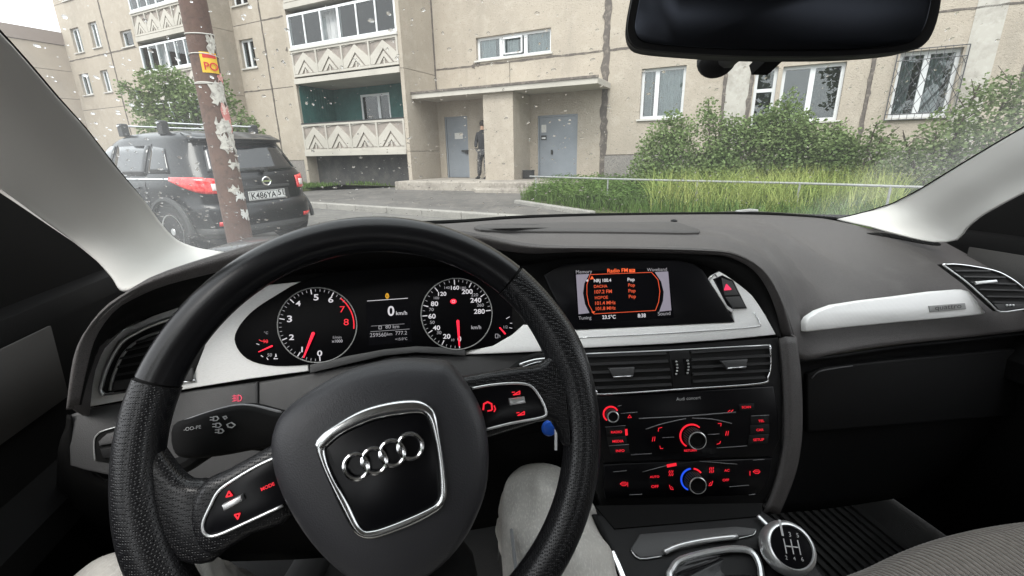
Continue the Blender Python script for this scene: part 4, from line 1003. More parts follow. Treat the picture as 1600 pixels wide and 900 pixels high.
c = onpad(1053, 346, 0); mb = MB(); mb.lathe(c, CZ, [(.007, -.002), (.007, .002), (.005, .004), (.001, .005)], 12); mb.build('light_sensor', M['gloss'], dash, smooth=True)
padplate('side_defroster', [(1354, 364.5), (1400, 365), (1440, 371), (1468, 381), (1464, 384), (1430, 379), (1390, 371)], .0015, M['blk'], dash)
for k in range(6):
    x = 1372 + k * 16; y = 366 + k * 2.7; mb = MB(); mb.tube([onpad(x, y - 1, .002), onpad(x + 6, y + 4.5, .0025)], .0011, 5); mb.build('defroster_fin', M['dash_d'], dash)

# ---- silver trim and cluster ----------------------------------------
slabpx('silver_trim', [(131, 637), (142, 593), (160, 547), (192, 515), (240, 493), (300, 473), (360, 456), (420, 445), (470, 440), (482, 500), (482, 580), (390, 592), (297, 607)], PL_CL, .006, M['alu'], bev=.0015, label='silver trim around the instruments')
slabpx('silver_trim', [(727, 549), (770, 541), (800, 524), (818, 508), (860, 509), (889, 507), (900, 516), (1000, 511), (1148, 504), (1145, 488), (1137, 484), (1108, 438), (1113, 431), (1127, 423), (1148, 439), (1175, 460), (1196, 491), (1213, 523), (1130, 531), (1047, 537), (908, 544), (853, 549), (790, 552), (728, 554)], PL_ST, .008, M['alu'], bev=.0015, label='silver trim around the radio screen')
linepx('trim_highlight', [(895, 528), (1000, 523), (1100, 517), (1180, 511), (1187, 505), (1178, 488)], PL_ST, .0008, M['chr'], n=3, h=.0005)  # bright line drawn in for the highlight along the trim lip
# cluster face
cl = slabpx('instrument_cluster', [(366, 530), (372, 512), (385, 495), (402, 480), (430, 462), (470, 440), (530, 425), (610, 418), (690, 416), (760, 424), (800, 445), (830, 480), (838, 498), (826, 512), (812, 521), (790, 531), (768, 541), (728, 547), (690, 544), (650, 542), (560, 556), (520, 564), (482, 570), (430, 572), (394, 565), (374, 550)], PL_CL, .006, M['lens'], bev=.001, n=3, h=.0022)
FC = shift(PL_CL, .0024)
slabpx('cluster_lower_panel', [(484, 570), (545, 556), (600, 546), (650, 541), (690, 543), (727, 547), (728, 556), (690, 553), (650, 551), (600, 556), (540, 570), (484, 583)], PL_CL, .006, M['dash_g'], cl, .001, 0, h=.0035)
def dial(cx, cy, rx, ry, parent):
    E_ = [(cx + rx * math.cos(k / 60 * 6.2832), cy - ry * math.sin(k / 60 * 6.2832)) for k in range(60)]
    return linepx('dial_ring', E_, FC, .0008, M['rail'], parent, 0, True, .0012, 6)
def ticks(name, cx, cy, rx, ry, angs, r0, wd, mt, parent):
    for a in angs:
        mb = MB(); c, s_ = math.cos(rad(a)), math.sin(rad(a))
        stroke(mb, [(cx + rx * r0 * c, cy - ry * r0 * s_), (cx + rx * .96 * c, cy - ry * .96 * s_)], FC, wd, .0006); mb.build('tick', mt, parent)
def word(s_, cx, cy, hpx, mt, parent, pl, slope=-.02, name='numeral', asp=1.0, bold=False):
    w_ = hpx * asp * sum({'1': .24, '/': .45, '.': .3, 'm': 1.25, ' ': .4, 'i': .35, '°': .5, '-': .5}.get(c_, .86) for c_ in s_)
    return text(name, s_, (cx - w_ / 2, cy - slope * w_ / 2), (cx + w_ / 2, cy + slope * w_ / 2), pl, mt, parent, 1 / asp, .0006, bold)
rev = dial(495.5, 508, 62, 58.5, cl); spd = dial(713.5, 490.5, 55.5, 55.6, cl)
ra = lambda v: 274.5 - 35 * v
ticks('dial_ticks', 495.5, 508, 62, 58.5, [ra(v) for v in range(0, 7)], .84, .0013, M['e_white'], cl)
ticks('dial_ticks', 495.5, 508, 62, 58.5, [ra(v / 5) for v in range(0, 34) if v % 5], .90, .0007, M['e_whited'], cl)
mb = MB(); stroke(mb, [(495.5 + 62 * .93 * math.cos(rad(ra(6.4 + k * .16))), 508 - 58.5 * .93 * math.sin(rad(ra(6.4 + k * .16)))) for k in range(11)], FC, .0015, .0006); mb.build('red_zone', M['e_red'], cl)
for s_, x, y in (('0', 499.5, 556), ('1', 472, 550), ('2', 455.6, 531), ('3', 452.5, 503), ('4', 466, 478), ('5', 494, 469), ('6', 517, 472.5)): word(s_, x, y, 7, M['e_white'], cl, FC, bold=True, asp=1.3)
for s_, x, y in (('7', 535, 488), ('8', 541, 508)): word(s_, x, y, 7.5, M['e_red'], cl, FC, asp=1.2)
word('1/min', 527, 529, 4.2, M['e_whited'], cl, FC, name='small_print'); word('x1000', 527, 535, 4.6, M['e_whited'], cl, FC, name='small_print', bold=True)
def sa(v): return 275 - 1.525 * v if v <= 60 else (183.5 - .895 * (v - 60) if v <= 160 else 94 - .733 * (v - 160))
ticks('dial_ticks', 713.5, 490.5, 55.5, 55.6, [sa(v) for v in (0, 20, 40, 60, 80, 120, 160, 200, 240, 280)], .83, .0013, M['e_white'], cl)
ticks('dial_ticks', 713.5, 490.5, 55.5, 55.6, [sa(v) for v in list(range(5, 60, 5)) + list(range(70, 280, 10))], .90, .0007, M['e_whited'], cl)
for s_, x, y in (('20', 698, 529), ('40', 682, 515.5), ('60', 675, 497.5), ('80', 679, 478), ('120', 691, 462), ('160', 711, 452.5), ('200', 730, 459), ('240', 743.5, 472.5), ('280', 749, 490)): word(s_, x, y, 5.7, M['e_white'], cl, FC, bold=True, asp=1.15)
for s_, x, y in (('10', 707.5, 533), ('30', 686, 522), ('50', 675.5, 506), ('70', 674, 486), ('100', 682, 467.5), ('140', 698.5, 451.5), ('180', 724, 452), ('220', 741.5, 463), ('260', 750.5, 479)): word(s_, x, y, 3.8, M['e_whited'], cl, FC, asp=1.1)
word('0', 717.8, 533.5, 6.4, M['e_white'], cl, FC, bold=True); word('km/h', 744, 514, 4.5, M['e_whited'], cl, FC, name='small_print', bold=True)
def needle(P, w0, w1, mt=M['e_redh'], nm='needle'):
    pl = shift(FC, .003); a, b = hit(*P[0], pl), hit(*P[1], pl); e = (b - a).normalized(); s_ = NCL.cross(e)
    mb = MB(); mb.slab([a + s_ * w0, a - e * w0 * .6, a - s_ * w0, b - s_ * w1, b + s_ * w1], NCL, .0015, .0004); mb.build(nm, mt, cl)
needle([(489.5, 520), (474, 559)], .0022, .0009); needle([(715.5, 501), (717.8, 541)], .0022, .0009)
# small dials left and right
needle([(425, 540.5), (403.5, 550)], .0012, .0006); needle([(781, 512), (790, 522)], .0010, .0012)
mb = MB()
for P in ([(401, 537), (405, 538.5)], [(408, 555.5), (411, 557.5)], [(417, 559), (419, 562)], [(429, 559), (430, 561)]): stroke(mb, P, FC, .0008)
for P in ([(791, 498), (796, 495)], [(796, 512), (800, 513)], [(797, 505), (800, 505)]): stroke(mb, P, FC, .0008)
mb.build('small_dial_ticks', M['e_white'], cl)
word('90', 415, 536, 4.5, M['e_red'], cl, FC, name='small_print'); mb = MB(); stroke(mb, [(405, 531), (409, 533), (418, 534)], FC, .0007); mb.build('small_dial_red', M['e_red'], cl)
word('°C', 416, 522, 4.5, M['e_whited'], cl, FC, name='small_print'); word('50', 421.5, 557, 4.2, M['e_whited'], cl, FC, name='small_print'); word('1/2', 790, 513, 4, M['e_whited'], cl, FC, name='small_print')
mb = MB(); stroke(mb, [(430, 557), (432, 557), (431, 553), (431, 557)], FC, .0009); stroke(mb, [(428, 560.5), (434, 560.5)], FC, .0009); mb.build('coolant_symbol', M['e_white'], cl)
mb = MB(); stroke(mb, [(774, 522), (778, 522), (778, 528), (774, 528)], FC, .0007, closed=True); stroke(mb, [(778, 523), (781, 524), (781, 527)], FC, .0006); mb.build('fuel_symbol', M['e_whited'], cl)
mb = MB(); mb.slab([hit(708.5 + 5 * math.cos(k / 16 * 6.2832), 471 - 4 * math.sin(k / 16 * 6.2832), shift(FC, .0012)) for k in range(16)], NCL, .0008); wl_ = mb.build('warning_lamp', M['e_redh'], cl)
mb = MB(); stroke(mb, [(706.5, 472.5), (706.5, 469.5), (710.5, 469.5), (710.5, 472.5)], shift(FC, .0014), .0006, .0005, True); mb.build('warning_symbol', em('pink_light', (1, .45, .5), .5), cl)
# driver display
mb = MB(); stroke(mb, [(574, 470.3), (637, 466)], FC, .0008); mb.build('display_line', M['e_white'], cl)
mb = MB(); stroke(mb, [(580, 509.5), (632, 506)], FC, .0004); stroke(mb, [(579, 518.3), (640, 514)], FC, .0005); mb.build('display_line', M['e_whited'], cl)
mb = MB(); stroke(mb, [(604, 466), (602.5, 463), (603.5, 459.5), (605, 458.5), (606.5, 459.5), (607.5, 463), (606, 466)], FC, .0012, closed=True); stroke(mb, [(605, 460), (605, 465)], FC, .0012); mb.build('car_symbol', M['e_amber'], cl)
word('0', 611, 493, 12, M['e_white'], cl, FC, name='speed_digit', bold=True); word('km/h', 627.5, 492, 5, M['e_white'], cl, FC, name='small_print')
word('80 km', 613, 513, 5, M['e_whited'], cl, FC, name='small_print'); mb = MB(); stroke(mb, [(592, 514), (596, 514), (596, 509.5), (592, 509.5)], FC, .0008, closed=True); mb.build('pump_symbol', M['e_whited'], cl)
for s_, x, y, w_ in (('259560', 591, 526, 5), ('km', 609, 524, 3.6), ('777.2', 627, 523, 4.8), ('+15.0°C', 627, 531.5, 4.2)): word(s_, x, y, w_, M['e_whited'], cl, FC, -.05, 'small_print')
mb = MB(); mb.slab(pxs([(571, 474), (640, 469), (644, 534), (576, 540)], FC), NCL, .0004); 
mb.build('display_glass', M['screen_blk'], cl)

# ---- screen ----------------------------------------------------------
scr = slabpx('screen_surround', [(850, 430), (880, 412), (930, 406), (1060, 407), (1085, 413), (1098, 422), (1108, 438), (1137, 484), (1148, 503), (900, 515), (889, 506), (868, 470)], PL_ST, .005, M['gloss'], bev=.001, h=.0012)
SCP = shift(PL_ST, .0016)
slabpx('screen', [(897, 424), (1044, 418.5), (1053, 497), (903, 505)], PL_ST, .001, M['screen_blk'], scr, 0, h=.0015)
mb = MB(); mb.slab(pxs([(900, 429), (921, 428), (913, 443), (911, 458), (914, 475), (921, 489), (904, 491)], SCP), NST, .0004); mb.build('screen_side_field', M['e_screen'], scr); mb = MB(); mb.slab(pxs([(1023, 425), (1044, 424), (1049, 485), (1030, 487), (1036, 470), (1037, 456), (1033, 440)], SCP), NST, .0004)
mb.build('screen_side_field', M['e_screen'], scr)
SC2 = shift(PL_ST, .0019)
mb = MB(); stroke(mb, [(917, 445), (922, 429), (1018, 425.5), (1028, 437), (1031, 455), (1029, 472), (1024, 485), (928, 490.5), (920, 476), (917, 460)], SC2, .0009, .0005, True); mb.build('screen_frame_line', M['e_oranged'], scr)
def sw(s_, a, b, mt, asp=1.0, bold=False): return text('screen_text', s_, a, b, SC2, mt, scr, asp, .0003, bold)
sw('Memory', (900, 427.5), (925, 426.5), M['e_whited']); sw('Radio FM', (949, 426), (981, 425), M['e_orange'], 1, True); sw('Waveband', (1011, 424), (1042, 423), M['e_whited'])
mb = MB(); mb.slab(pxs([(983, 420.5), (992, 420.2), (992.3, 425.3), (983.3, 425.6)], SC2), NST, .0004); mb.build('tp_field', M['e_orange'], scr)
sw('TP', (984.5, 425), (990.5, 424.8), M['screen_blk'])
sw('NRJ 100.4', (928, 441), (955, 440), M['e_white'], 1.05, True); sw('Pop', (980.5, 439.3), (991.5, 438.9), M['e_white'], 1, True)
for s_, a, b in (('DACHA', (928, 449.7), (949, 449)), ('107.2 FM', (929, 458.7), (956, 457.7)), ('НОВОЕ', (929.5, 467.5), (950, 466.7)), ('101.4 MHz', (930, 476.4), (962, 475)), ('101.8 MHz', (931, 484.8), (962, 483.4)), ('Pop', (981.5, 447.9), (992, 447.5)), ('Pop', (982, 456.9), (993, 456.5)), ('Pop', (982.5, 465.8), (993.5, 465.4))): sw(s_, a, b, M['e_oranged'], 1.0, True)
sw('Tuning', (904, 499.5), (924, 498.5), M['e_whited']); sw('23.5°C', (941, 498.4), (962, 497.6), M['e_white'], 1.05, True); sw('8:38', (996.5, 496), (1009, 495.5), M['e_white'], 1.1, True); sw('Sound', (1028, 493), (1047.5, 492), M['e_whited'])
mb = MB()
for P in ([(922, 436.5), (925, 431), (928, 436)], [(924, 487), (930, 486.5), (927, 490)]): mb.slab(pxs(P, SC2), NST, .0004)
mb.build('screen_arrow', M['e_orange'], scr)
mb = MB(); mb.slab(pxs([(918 + 2 * math.cos(k), 438.5 + 2 * math.sin(k)) for k in range(6)], SC2), NST, .0004); mb.build('screen_cursor', M['e_white'], scr)
# hazard switch
hz = slabpx('hazard_switch', [(1115, 436), (1129, 430), (1146, 438), (1168, 482), (1145, 483), (1137, 477)], PL_ST, .006, M['gloss'], bev=.0012, h=.0025)
slabpx('switch_key', [(1128, 434), (1144, 440), (1155, 461), (1133, 462)], PL_ST, .004, M['dash_g'], hz, .001, h=.0045); slabpx('switch_key', [(1134, 464), (1156, 463), (1166, 480), (1145, 481)], PL_ST, .004, M['dash_g'], hz, .001, h=.0045)
mb = MB(); stroke(mb, [(1132, 453), (1142, 452), (1135, 444.5)], shift(PL_ST, .0048), .0016, .0006, True); mb.slab(pxs([(1133, 452.5), (1141, 452), (1135.5, 446)], shift(PL_ST, .005)), NST, .0004); mb.build('hazard_triangle', em('hazard_light', (1, .05, .14), .45), hz)
linepx('switch_edge', [(1108, 437), (1113, 431), (1120, 432), (1140, 474), (1146, 485)], PL_ST, .0009, M['chr'], hz, 3, h=.001)

# ---- centre stack ------------------------------------------------------
stk = slabpx('centre_stack', [(900, 546), (1047, 540), (1216, 527), (1224, 620), (1222, 700), (1208, 760), (1190, 796), (940, 800), (925, 740)], PL_ST, .05, M['dash_d'], bev=.002, h=-.004)
# grey edge of the stack
ed_i = [hit(px, py, shift(PL_ST, -.002)) for px, py in ((1217, 529), (1222, 580), (1225, 640), (1223, 700), (1210, 755), (1192, 800))]
ed_m = [hit(px, py, shift(PL_ST, .004)) for px, py in ((1230, 526), (1236, 575), (1239, 640), (1237, 695), (1226, 745), (1202, 800))]
ed_o = [hit(px, py, shift(PL_ST, -.02)) for px, py in ((1241, 524), (1248, 575), (1251, 640), (1249, 690), (1239, 740), (1216, 798))]
ed_b = [p + CY * .09 + CX * .004 for p in ed_o]
surface('stack_edge', [ed_i, ed_m, ed_o, ed_b], M['dash'], n=24, k=4, thick=.003)
# centre vents
vt = slabpx('centre_vent', [(911, 553), (1047, 548), (1203, 539), (1204, 570), (1199, 590), (1186, 599), (1060, 608), (945, 615), (932, 611), (923, 596)], PL_ST, .006, M['ventd'], bev=.001, h=.0005)
linepx('vent_chrome', [(1203, 540), (1204.5, 570), (1200, 589), (1186, 599.5), (1060, 608.5), (945, 616), (932, 612), (924, 600)], PL_ST, .0016, M['chr'], vt, 4, h=.0025)
linepx('vent_upper_edge', [(911, 553), (1047, 547.5), (1203, 539)], PL_ST, .0012, M['satin'], vt, 3, h=.0015)
def slat(P0, P1, parent, pl=PL_ST, hh=.0035, mt=M['vent'], h=.001):
    a, b = hit(*P0, shift(pl, h)), hit(*P1, shift(pl, h)); nn = pl[1]; d_ = (b - a).normalized(); up_ = nn.cross(d_); 
    if up_.z < 0: up_ = -up_
    mb = MB(); mb.box8(a - up_ * hh / 2, b - a, up_ * hh, nn * .003); mb.box8(a - up_ * hh * .45 + nn * .003, b - a, up_ * hh * .5, nn * .0012); return mb.build('slat', mt, parent)
for (x0, y0, x1, y1) in ((916, 556, 1040, 551.5), (917, 569, 1043, 564), (920, 582, 1046, 577), (923, 594.5, 1047, 589), (928, 606, 1048, 600)): slat((x0, y0), (x1, y1), vt)
for (x0, y0, x1, y1) in ((1079, 550, 1201, 542), (1080, 562, 1202, 555), (1080, 573.5, 1202, 567), (1081, 584.5, 1201, 578.5), (1082, 595.5, 1194, 589)): slat((x0, y0), (x1, y1), vt)
slabpx('vent_divider', [(1046, 550), (1077, 548), (1080, 603), (1051, 606)], PL_ST, .004, M['dash_d'], vt, .001, h=.0035)
for cx, cy in ((1055.5, 574.5), (1073, 573)):
    q = slabpx('thumbwheel', [(cx - 5, cy - 12), (cx + 3, cy - 13), (cx + 6, cy), (cx + 4, cy + 12), (cx - 2, cy + 13), (cx - 2, cy)], PL_ST, .003, M['blk'], vt, .001, h=.006)
    for k in range(5):
        mb = MB(); mb.lathe(hit(cx + 1 + 1.6 * math.sin(k * .8), cy - 9.5 + k * 4.8, shift(PL_ST, .0063)), NST, [(.0016, 0), (.0015, .001), (.0005, .0015)], 8); mb.build('wheel_stud', M['satin'], q, smooth=True)
slabpx('vent_slider', [(951, 576), (992, 574), (990, 588), (985, 591), (960, 592)], PL_ST, .006, M['dash_g'], vt, .0015, h=.009); slabpx('vent_slider', [(1127, 564.5), (1169, 561.5), (1166, 576), (1138, 578)], PL_ST, .006, M['dash_g'], vt, .0015, h=.009)
linepx('slider_edge', [(958, 589), (988, 587.5)], PL_ST, .0009, M['chr'], vt, 0, h=.0095); linepx('slider_edge', [(1137, 575.5), (1166, 573)], PL_ST, .0009, M['chr'], vt, 0, h=.0095)
# radio and climate panel
z3 = lambda x, y: (860 + x / 3., 600 + y / 3.)
rp = slabpx('radio_panel', [z3(212, 62), z3(1045, 10), z3(1070, 120), z3(1075, 260), z3(1040, 340), z3(250, 372), z3(225, 250)], PL_ST, .008, M['gloss'], bev=.0015, h=.001)
cpn = slabpx('climate_panel', [z3(250, 378), z3(1040, 348), z3(1030, 440), z3(985, 520), z3(260, 540), z3(250, 480)], PL_ST, .008, M['gloss'], bev=.0015, h=.001)
RPL = shift(PL_ST, .0014)
text('radio_print', 'Audi concert', z3(590, 78), z3(705, 70), RPL, M['print'], rp, 1.0, .0004)
def key_(P, parent, h=.0022): return slabpx('key', [z3(*p) for p in P], PL_ST, .003, M['dash_d'], parent, .0006, h=h)
def redw(s_, cx, cy, w_, parent, mt=M['e_red'], asp=.9): return text('key_print', s_, z3(cx - w_ / 2, cy + w_ * .02), z3(cx + w_ / 2, cy - w_ * .02), shift(PL_ST, .0024), mt, parent, asp, .0004, True)
key_([(262, 208), (350, 203), (352, 240), (264, 246)], rp); key_([(265, 250), (355, 245), (360, 282), (272, 288)], rp); key_([(275, 293), (365, 286), (372, 324), (285, 330)], rp)
redw('RADIO', 310, 230, 52, rp); redw('MEDIA', 317, 273, 52, rp); redw('INFO', 327, 318, 40, rp)
mb = MB(); mb.slab(pxs([z3(350, 212), z3(361, 211), z3(363, 240), z3(352, 242)], shift(PL_ST, .0026)), NST, .0005); mb.build('key_lamp', M['e_red'], rp)
key_([(885, 96), (955, 91), (958, 120), (888, 126)], rp); redw('SCAN', 918, 113, 42, rp)
key_([(940, 150), (1022, 145), (1025, 185), (943, 190)], rp); key_([(938, 194), (1026, 189), (1027, 230), (938, 236)], rp); key_([(933, 240), (1026, 234), (1020, 278), (928, 285)], rp)
redw('TEL', 988, 178, 28, rp); redw('CAR', 982, 220, 34, rp); redw('SETUP', 976, 266, 50, rp)
linepx('slot_edge', [z3(415, 162), z3(640, 150), z3(868, 132)], PL_ST, .0008, M['edge'], rp, 3, h=.0018); linepx('slot_edge', [z3(330, 138), z3(408, 132)], PL_ST, .0005, M['edge'], rp, 0, h=.0018)
linepx('key_edge', [z3(447, 212), z3(530, 185), z3(635, 162)], PL_ST, .0007, M['edge'], rp, 3, h=.0018); linepx('key_edge', [z3(665, 160), z3(760, 165), z3(850, 185)], PL_ST, .0007, M['edge'], rp, 3, h=.0018)
for a, b in (((525, 252), (580, 249)), ((738, 237), (792, 234)), ((378, 332), (475, 326)), ((780, 300), (922, 290)), ((258, 202), (352, 195)), ((942, 150), (1025, 146)), ((275, 290), (368, 283)), ((315, 104), (333, 100))): linepx('key_edge', [z3(*a), z3(*b)], PL_ST, .0005, M['edge'], rp, 0, h=.0026)
mb = MB()
RQ = shift(PL_ST, .0024)
for P in ([(363, 158), (380, 157), (371, 145)], ): stroke(mb, [z3(*p) for p in P], RQ, .0006, .0005, True)
stroke(mb, [z3(505, 222), z3(507, 207), z3(523, 203)], RQ, .0006); stroke(mb, [z3(785, 185), z3(800, 184), z3(798, 197)], RQ, .0006); stroke(mb, [z3(513, 290), z3(515, 302), z3(527, 302)], RQ, .0006); stroke(mb, [z3(780, 282), z3(793, 278), z3(797, 268)], RQ, .0006)
for x, y in ((483, 258), (827, 231)): stroke(mb, [z3(x - 6, y + 10), z3(x - 2, y - 10)], RQ, .0007); stroke(mb, [z3(x + 4, y + 9), z3(x + 7, y - 11)], RQ, .0007)
stroke(mb, [z3(832, 130), z3(842, 122)], RQ, .0006); stroke(mb, [z3(846, 130), z3(856, 121)], RQ, .0006)
mb.build('key_symbols', M['e_red'], rp)
redw('RETURN', 656, 316, 58, rp)
def knob(cx, cy, rpx, parent, ring, h=.02):
    c = hit(*z3(cx, cy), shift(PL_ST, .001)); e = hit(*z3(cx + rpx, cy), shift(PL_ST, .001)); r = (e - c).length
    mb = MB(); mb.lathe(c, NST, [(r * .98, 0), (r * .95, h * .55), (r * .93, h * .9), (r * .84, h), (r * .70, h), (r * .64, h * .93), (r * .2, h * .93)], 28); k = mb.build('knob', M['blk'], parent, smooth=True)
    mb = MB(); mb.tube([c + NST * h * .96 + (NST.cross(V3((0, 0, 1))).normalized() * math.cos(t / 28 * 6.2832) + NST.cross(NST.cross(V3((0, 0, 1)))).normalized() * math.sin(t / 28 * 6.2832)) * r * .86 for t in range(28)], .0011, 6, True); mb.build('knob_ring', M['satin'], k, smooth=True)
    mb = MB()
    for t in range(26):
        a = t / 26 * 6.2832; q = (NST.cross(V3((0, 0, 1))).normalized() * math.cos(a) + NST.cross(NST.cross(V3((0, 0, 1)))).normalized() * math.sin(a)); mb.bar(c + q * r * .95 + NST * h * .15, c + q * r * .93 + NST * h * .85, .0009, .0006, q)
    mb.build('knob_ribs', M['dash_g'], k)
    for nm, mt, a0, a1 in ring:
        mb = MB(); pts = []
        for t in range(25):
            a = rad(a0 + (a1 - a0) * t / 24); pts.append(z3(cx + (rpx * 1.22) * math.cos(a), cy - rpx * 1.22 * math.sin(a)))
        stroke(mb, pts, shift(PL_ST, .0016), .0022, .0012); mb.build(nm, mt, k)
    return k
knob(283, 140, 28, rp, [('light_ring', M['e_red'], 30, 235)], .016); knob(662, 243, 44, rp, [('light_ring', M['e_red'], 50, 240)], .022); knob(664, 447, 42, cpn, [('blue_arc', M['e_blue'], 100, 245), ('red_arc', M['e_red'], 40, 80)], .022)
for a, b in (((295, 412), (357, 406)), ((432, 412), (545, 382)), ((700, 362), (875, 376)), ((950, 357), (1003, 353)), ((370, 520), (430, 517)), ((840, 482), (930, 474)), ((930, 520), (960, 516))): linepx('key_edge', [z3(*a), z3(*b)], PL_ST, .0005, M['edge'], cpn, 0, h=.0022)
mb = MB(); mb.slab(pxs([z3(545, 378), z3(590, 370), z3(592, 383), z3(548, 392)], shift(PL_ST, .0022)), NST, .0006); mb.build('key_lamp', M['e_red'], cpn)
redw('AUTO', 488, 439, 44, cpn); redw('OFF', 490, 486, 34, cpn); redw('AC', 827, 410, 24, cpn); redw('OFF', 822, 455, 30, cpn)
mb = MB()
for x, y in ((345, 468), (968, 411)):
    stroke(mb, [z3(x - 18, y), z3(x - 8, y - 8), z3(x + 8, y - 8), z3(x + 14, y), z3(x + 6, y + 8), z3(x - 8, y + 8)], RQ, .0007, .0006, True); stroke(mb, [z3(x - 10, y), z3(x + 8, y)], RQ, .0007)
for x, y in ((565, 418), (755, 403)): 
    for d in (-8, 0, 8): stroke(mb, [z3(x + d - 2, y + 12), z3(x + d + 2, y + 3), z3(x + d - 2, y - 4), z3(x + d + 2, y - 13)], RQ, .0006)
stroke(mb, [z3(558, 474), z3(563, 492), z3(576, 494)], RQ, .0008); stroke(mb, [z3(566, 480), z3(574, 488)], RQ, .0006); stroke(mb, [z3(760, 455), z3(754, 474), z3(742, 476)], RQ, .0008); stroke(mb, [z3(752, 460), z3(744, 470)], RQ, .0006)
stroke(mb, [z3(362, 460), z3(362, 480)], RQ, .0006); stroke(mb, [z3(935, 408), z3(935, 428)], RQ, .0006)
mb.build('key_symbols', M['e_red'], cpn)

# ---- passenger side ------------------------------------------------------
tr = slabpx('passenger_trim', [(1258, 518), (1259, 506), (1265, 496), (1280, 486), (1305, 477), (1350, 470), (1400, 464), (1460, 456), (1504, 452.5), (1514, 455), (1528, 471), (1540, 488), (1538, 491), (1480, 497), (1400, 504), (1320, 512), (1262, 518.5)], PL_PA, .012, M['alu_dot'], bev=.002, h=.012)
bd = slabpx('trim_badge', [(1452, 478), (1508, 473.5), (1510, 483), (1454, 488)], PL_PA, .002, M['rail'], tr, .0005, h=.0138)
text('badge_print', 'quattro', (1461, 484.5), (1502, 481.2), shift(PL_PA, .0139), M['vent'], tr, .6, .0002)
PL_RV = plane(atc(1540, 450, .565), C(-.25, -.93, .27))
rv = slabpx('passenger_vent', [(1473, 413), (1500, 413), (1550, 422), (1577, 434), (1600, 451), (1630, 478), (1650, 496), (1655, 474), (1600, 483), (1562, 487), (1547, 474), (1513, 443)][:7] + [(1600, 484), (1562, 487), (1547, 474), (1513, 443)], PL_RV, .012, M['ventd'], bev=.001, h=.006)
linepx('vent_chrome', [(1473, 413.5), (1500, 413.5), (1550, 422), (1577, 434), (1600, 451), (1630, 478), (1648, 496)], PL_RV, .0018, M['chr'], rv, 3, h=.008)
linepx('vent_chrome', [(1473, 413.5), (1492, 427), (1513, 443), (1547, 474), (1563, 487), (1600, 483), (1640, 480)], PL_RV, .0013, M['satin'], rv, 3, h=.008)
for (x0, y0, x1, y1) in ((1490, 423, 1545, 423), (1503, 432, 1568, 433), (1515, 441, 1585, 444), (1528, 452, 1600, 454), (1540, 463, 1612, 464), (1550, 472, 1625, 473)): slat((x0, y0), (x1, y1), rv, PL_RV, .0028, M['vent'], .0062)
slabpx('vent_slider', [(1524, 440), (1558, 437), (1560, 441), (1526, 445)], PL_RV, .004, M['satin'], rv, .001, h=.011)
slabpx('vent_base', [(1554, 475), (1632, 472), (1648, 494), (1600, 482), (1563, 486)], PL_RV, .004, M['dash_g'], rv, .0008, h=.0095); mb = MB()
for k in range(3): mb.lathe(hit(1573 + 5 * k, 477, shift(PL_RV, .011)), PL_RV[1], [(.0022, 0), (.002, .001), (.001, .0013)], 8)
mb.build('vent_studs', M['satin'], rv)
# lower dash and glove box
low = [[atc(px, py, yc) for px, py, yc in r_] for r_ in (
    ((1230, 563, .57), (1310, 553, .575), (1400, 540, .58), (1500, 530, .58), (1600, 519, .58), (1750, 505, .56)),
    ((1228, 575, .60), (1310, 566, .605), (1400, 553, .61), (1500, 543, .61), (1600, 533, .61), (1750, 518, .58)),
    ((1215, 700, .60), (1300, 690, .61), (1400, 680, .61), (1500, 670, .61), (1600, 660, .60), (1750, 640, .57)),
    ((1195, 800, .62), (1300, 790, .66), (1400, 775, .68), (1500, 760, .68), (1600, 750, .67), (1750, 730, .62)))]
surface('lower_dash', low, M['dash_d'], n=40, k=4)
PL_GB = plane(atc(1300, 580, .59), C(0, -.99, .1))
gb = slabpx('glove_box', [(1262, 585), (1290, 574), (1400, 562), (1600, 545), (1700, 540), (1690, 640), (1400, 665), (1262, 676)], PL_GB, .01, M['dash_d'], bev=.004)
linepx('glove_box_handle', [(1268, 591), (1277, 582), (1292, 577.5), (1332, 571.5)], PL_GB, .0012, M['edge'], gb, 3, h=.001)

# ---- driver side -----------------------------------------------------------
lv = slabpx('driver_vent', [(158, 615), (158, 606), (169, 572), (190, 537), (215, 520), (245, 506), (300, 490), (330, 484), (320, 540), (300, 592), (203, 610)], PL_CL, .006, M['ventd'], bev=.001, h=.0012)
linepx('vent_chrome', [(162, 617), (157, 611), (158, 603), (168, 572), (189, 536), (214, 519), (245, 505), (300, 488), (335, 482)], PL_CL, .0026, M['satin'], lv, 4, h=.002); linepx('vent_chrome', [(160, 617), (203, 611), (250, 603), (305, 594)], PL_CL, .0022, M['chr'], lv, 3, h=.002)
linepx('vent_inner_edge', [(172, 610), (178, 585), (193, 553), (215, 533), (245, 520), (290, 507)], PL_CL, .0018, M['satin'], lv, 4, h=.0018)
for (x0, y0, x1, y1) in ((215, 535, 300, 512), (199, 547, 300, 523), (190, 560, 300, 537), (186, 573, 300, 552), (183, 586, 300, 566), (180, 597, 300, 579)): slat((x0, y0), (x1, y1), lv, PL_CL, .003, M['vent'], .0015)
slabpx('vent_base', [(174, 611), (179, 597), (300, 575), (300, 594), (240, 602)], PL_CL, .004, M['dash_g'], lv, .0008, h=.0065)
kp = slabpx('knee_panel', [(105, 650), (131, 640), (297, 611), (402, 597), (402, 640), (440, 700), (430, 760), (250, 760), (130, 735), (108, 728)], PL_CL, .02, M['dash_g'], bev=.003, h=-.004)
slabpx('knee_panel', [(404, 597), (482, 584), (545, 571), (640, 556), (726, 556), (850, 552), (856, 575), (870, 640), (700, 700), (440, 700), (404, 640)], PL_CL, .02, M['dash_g'], bev=.003, h=-.006)
LPN = shift(PL_CL, -.0035)
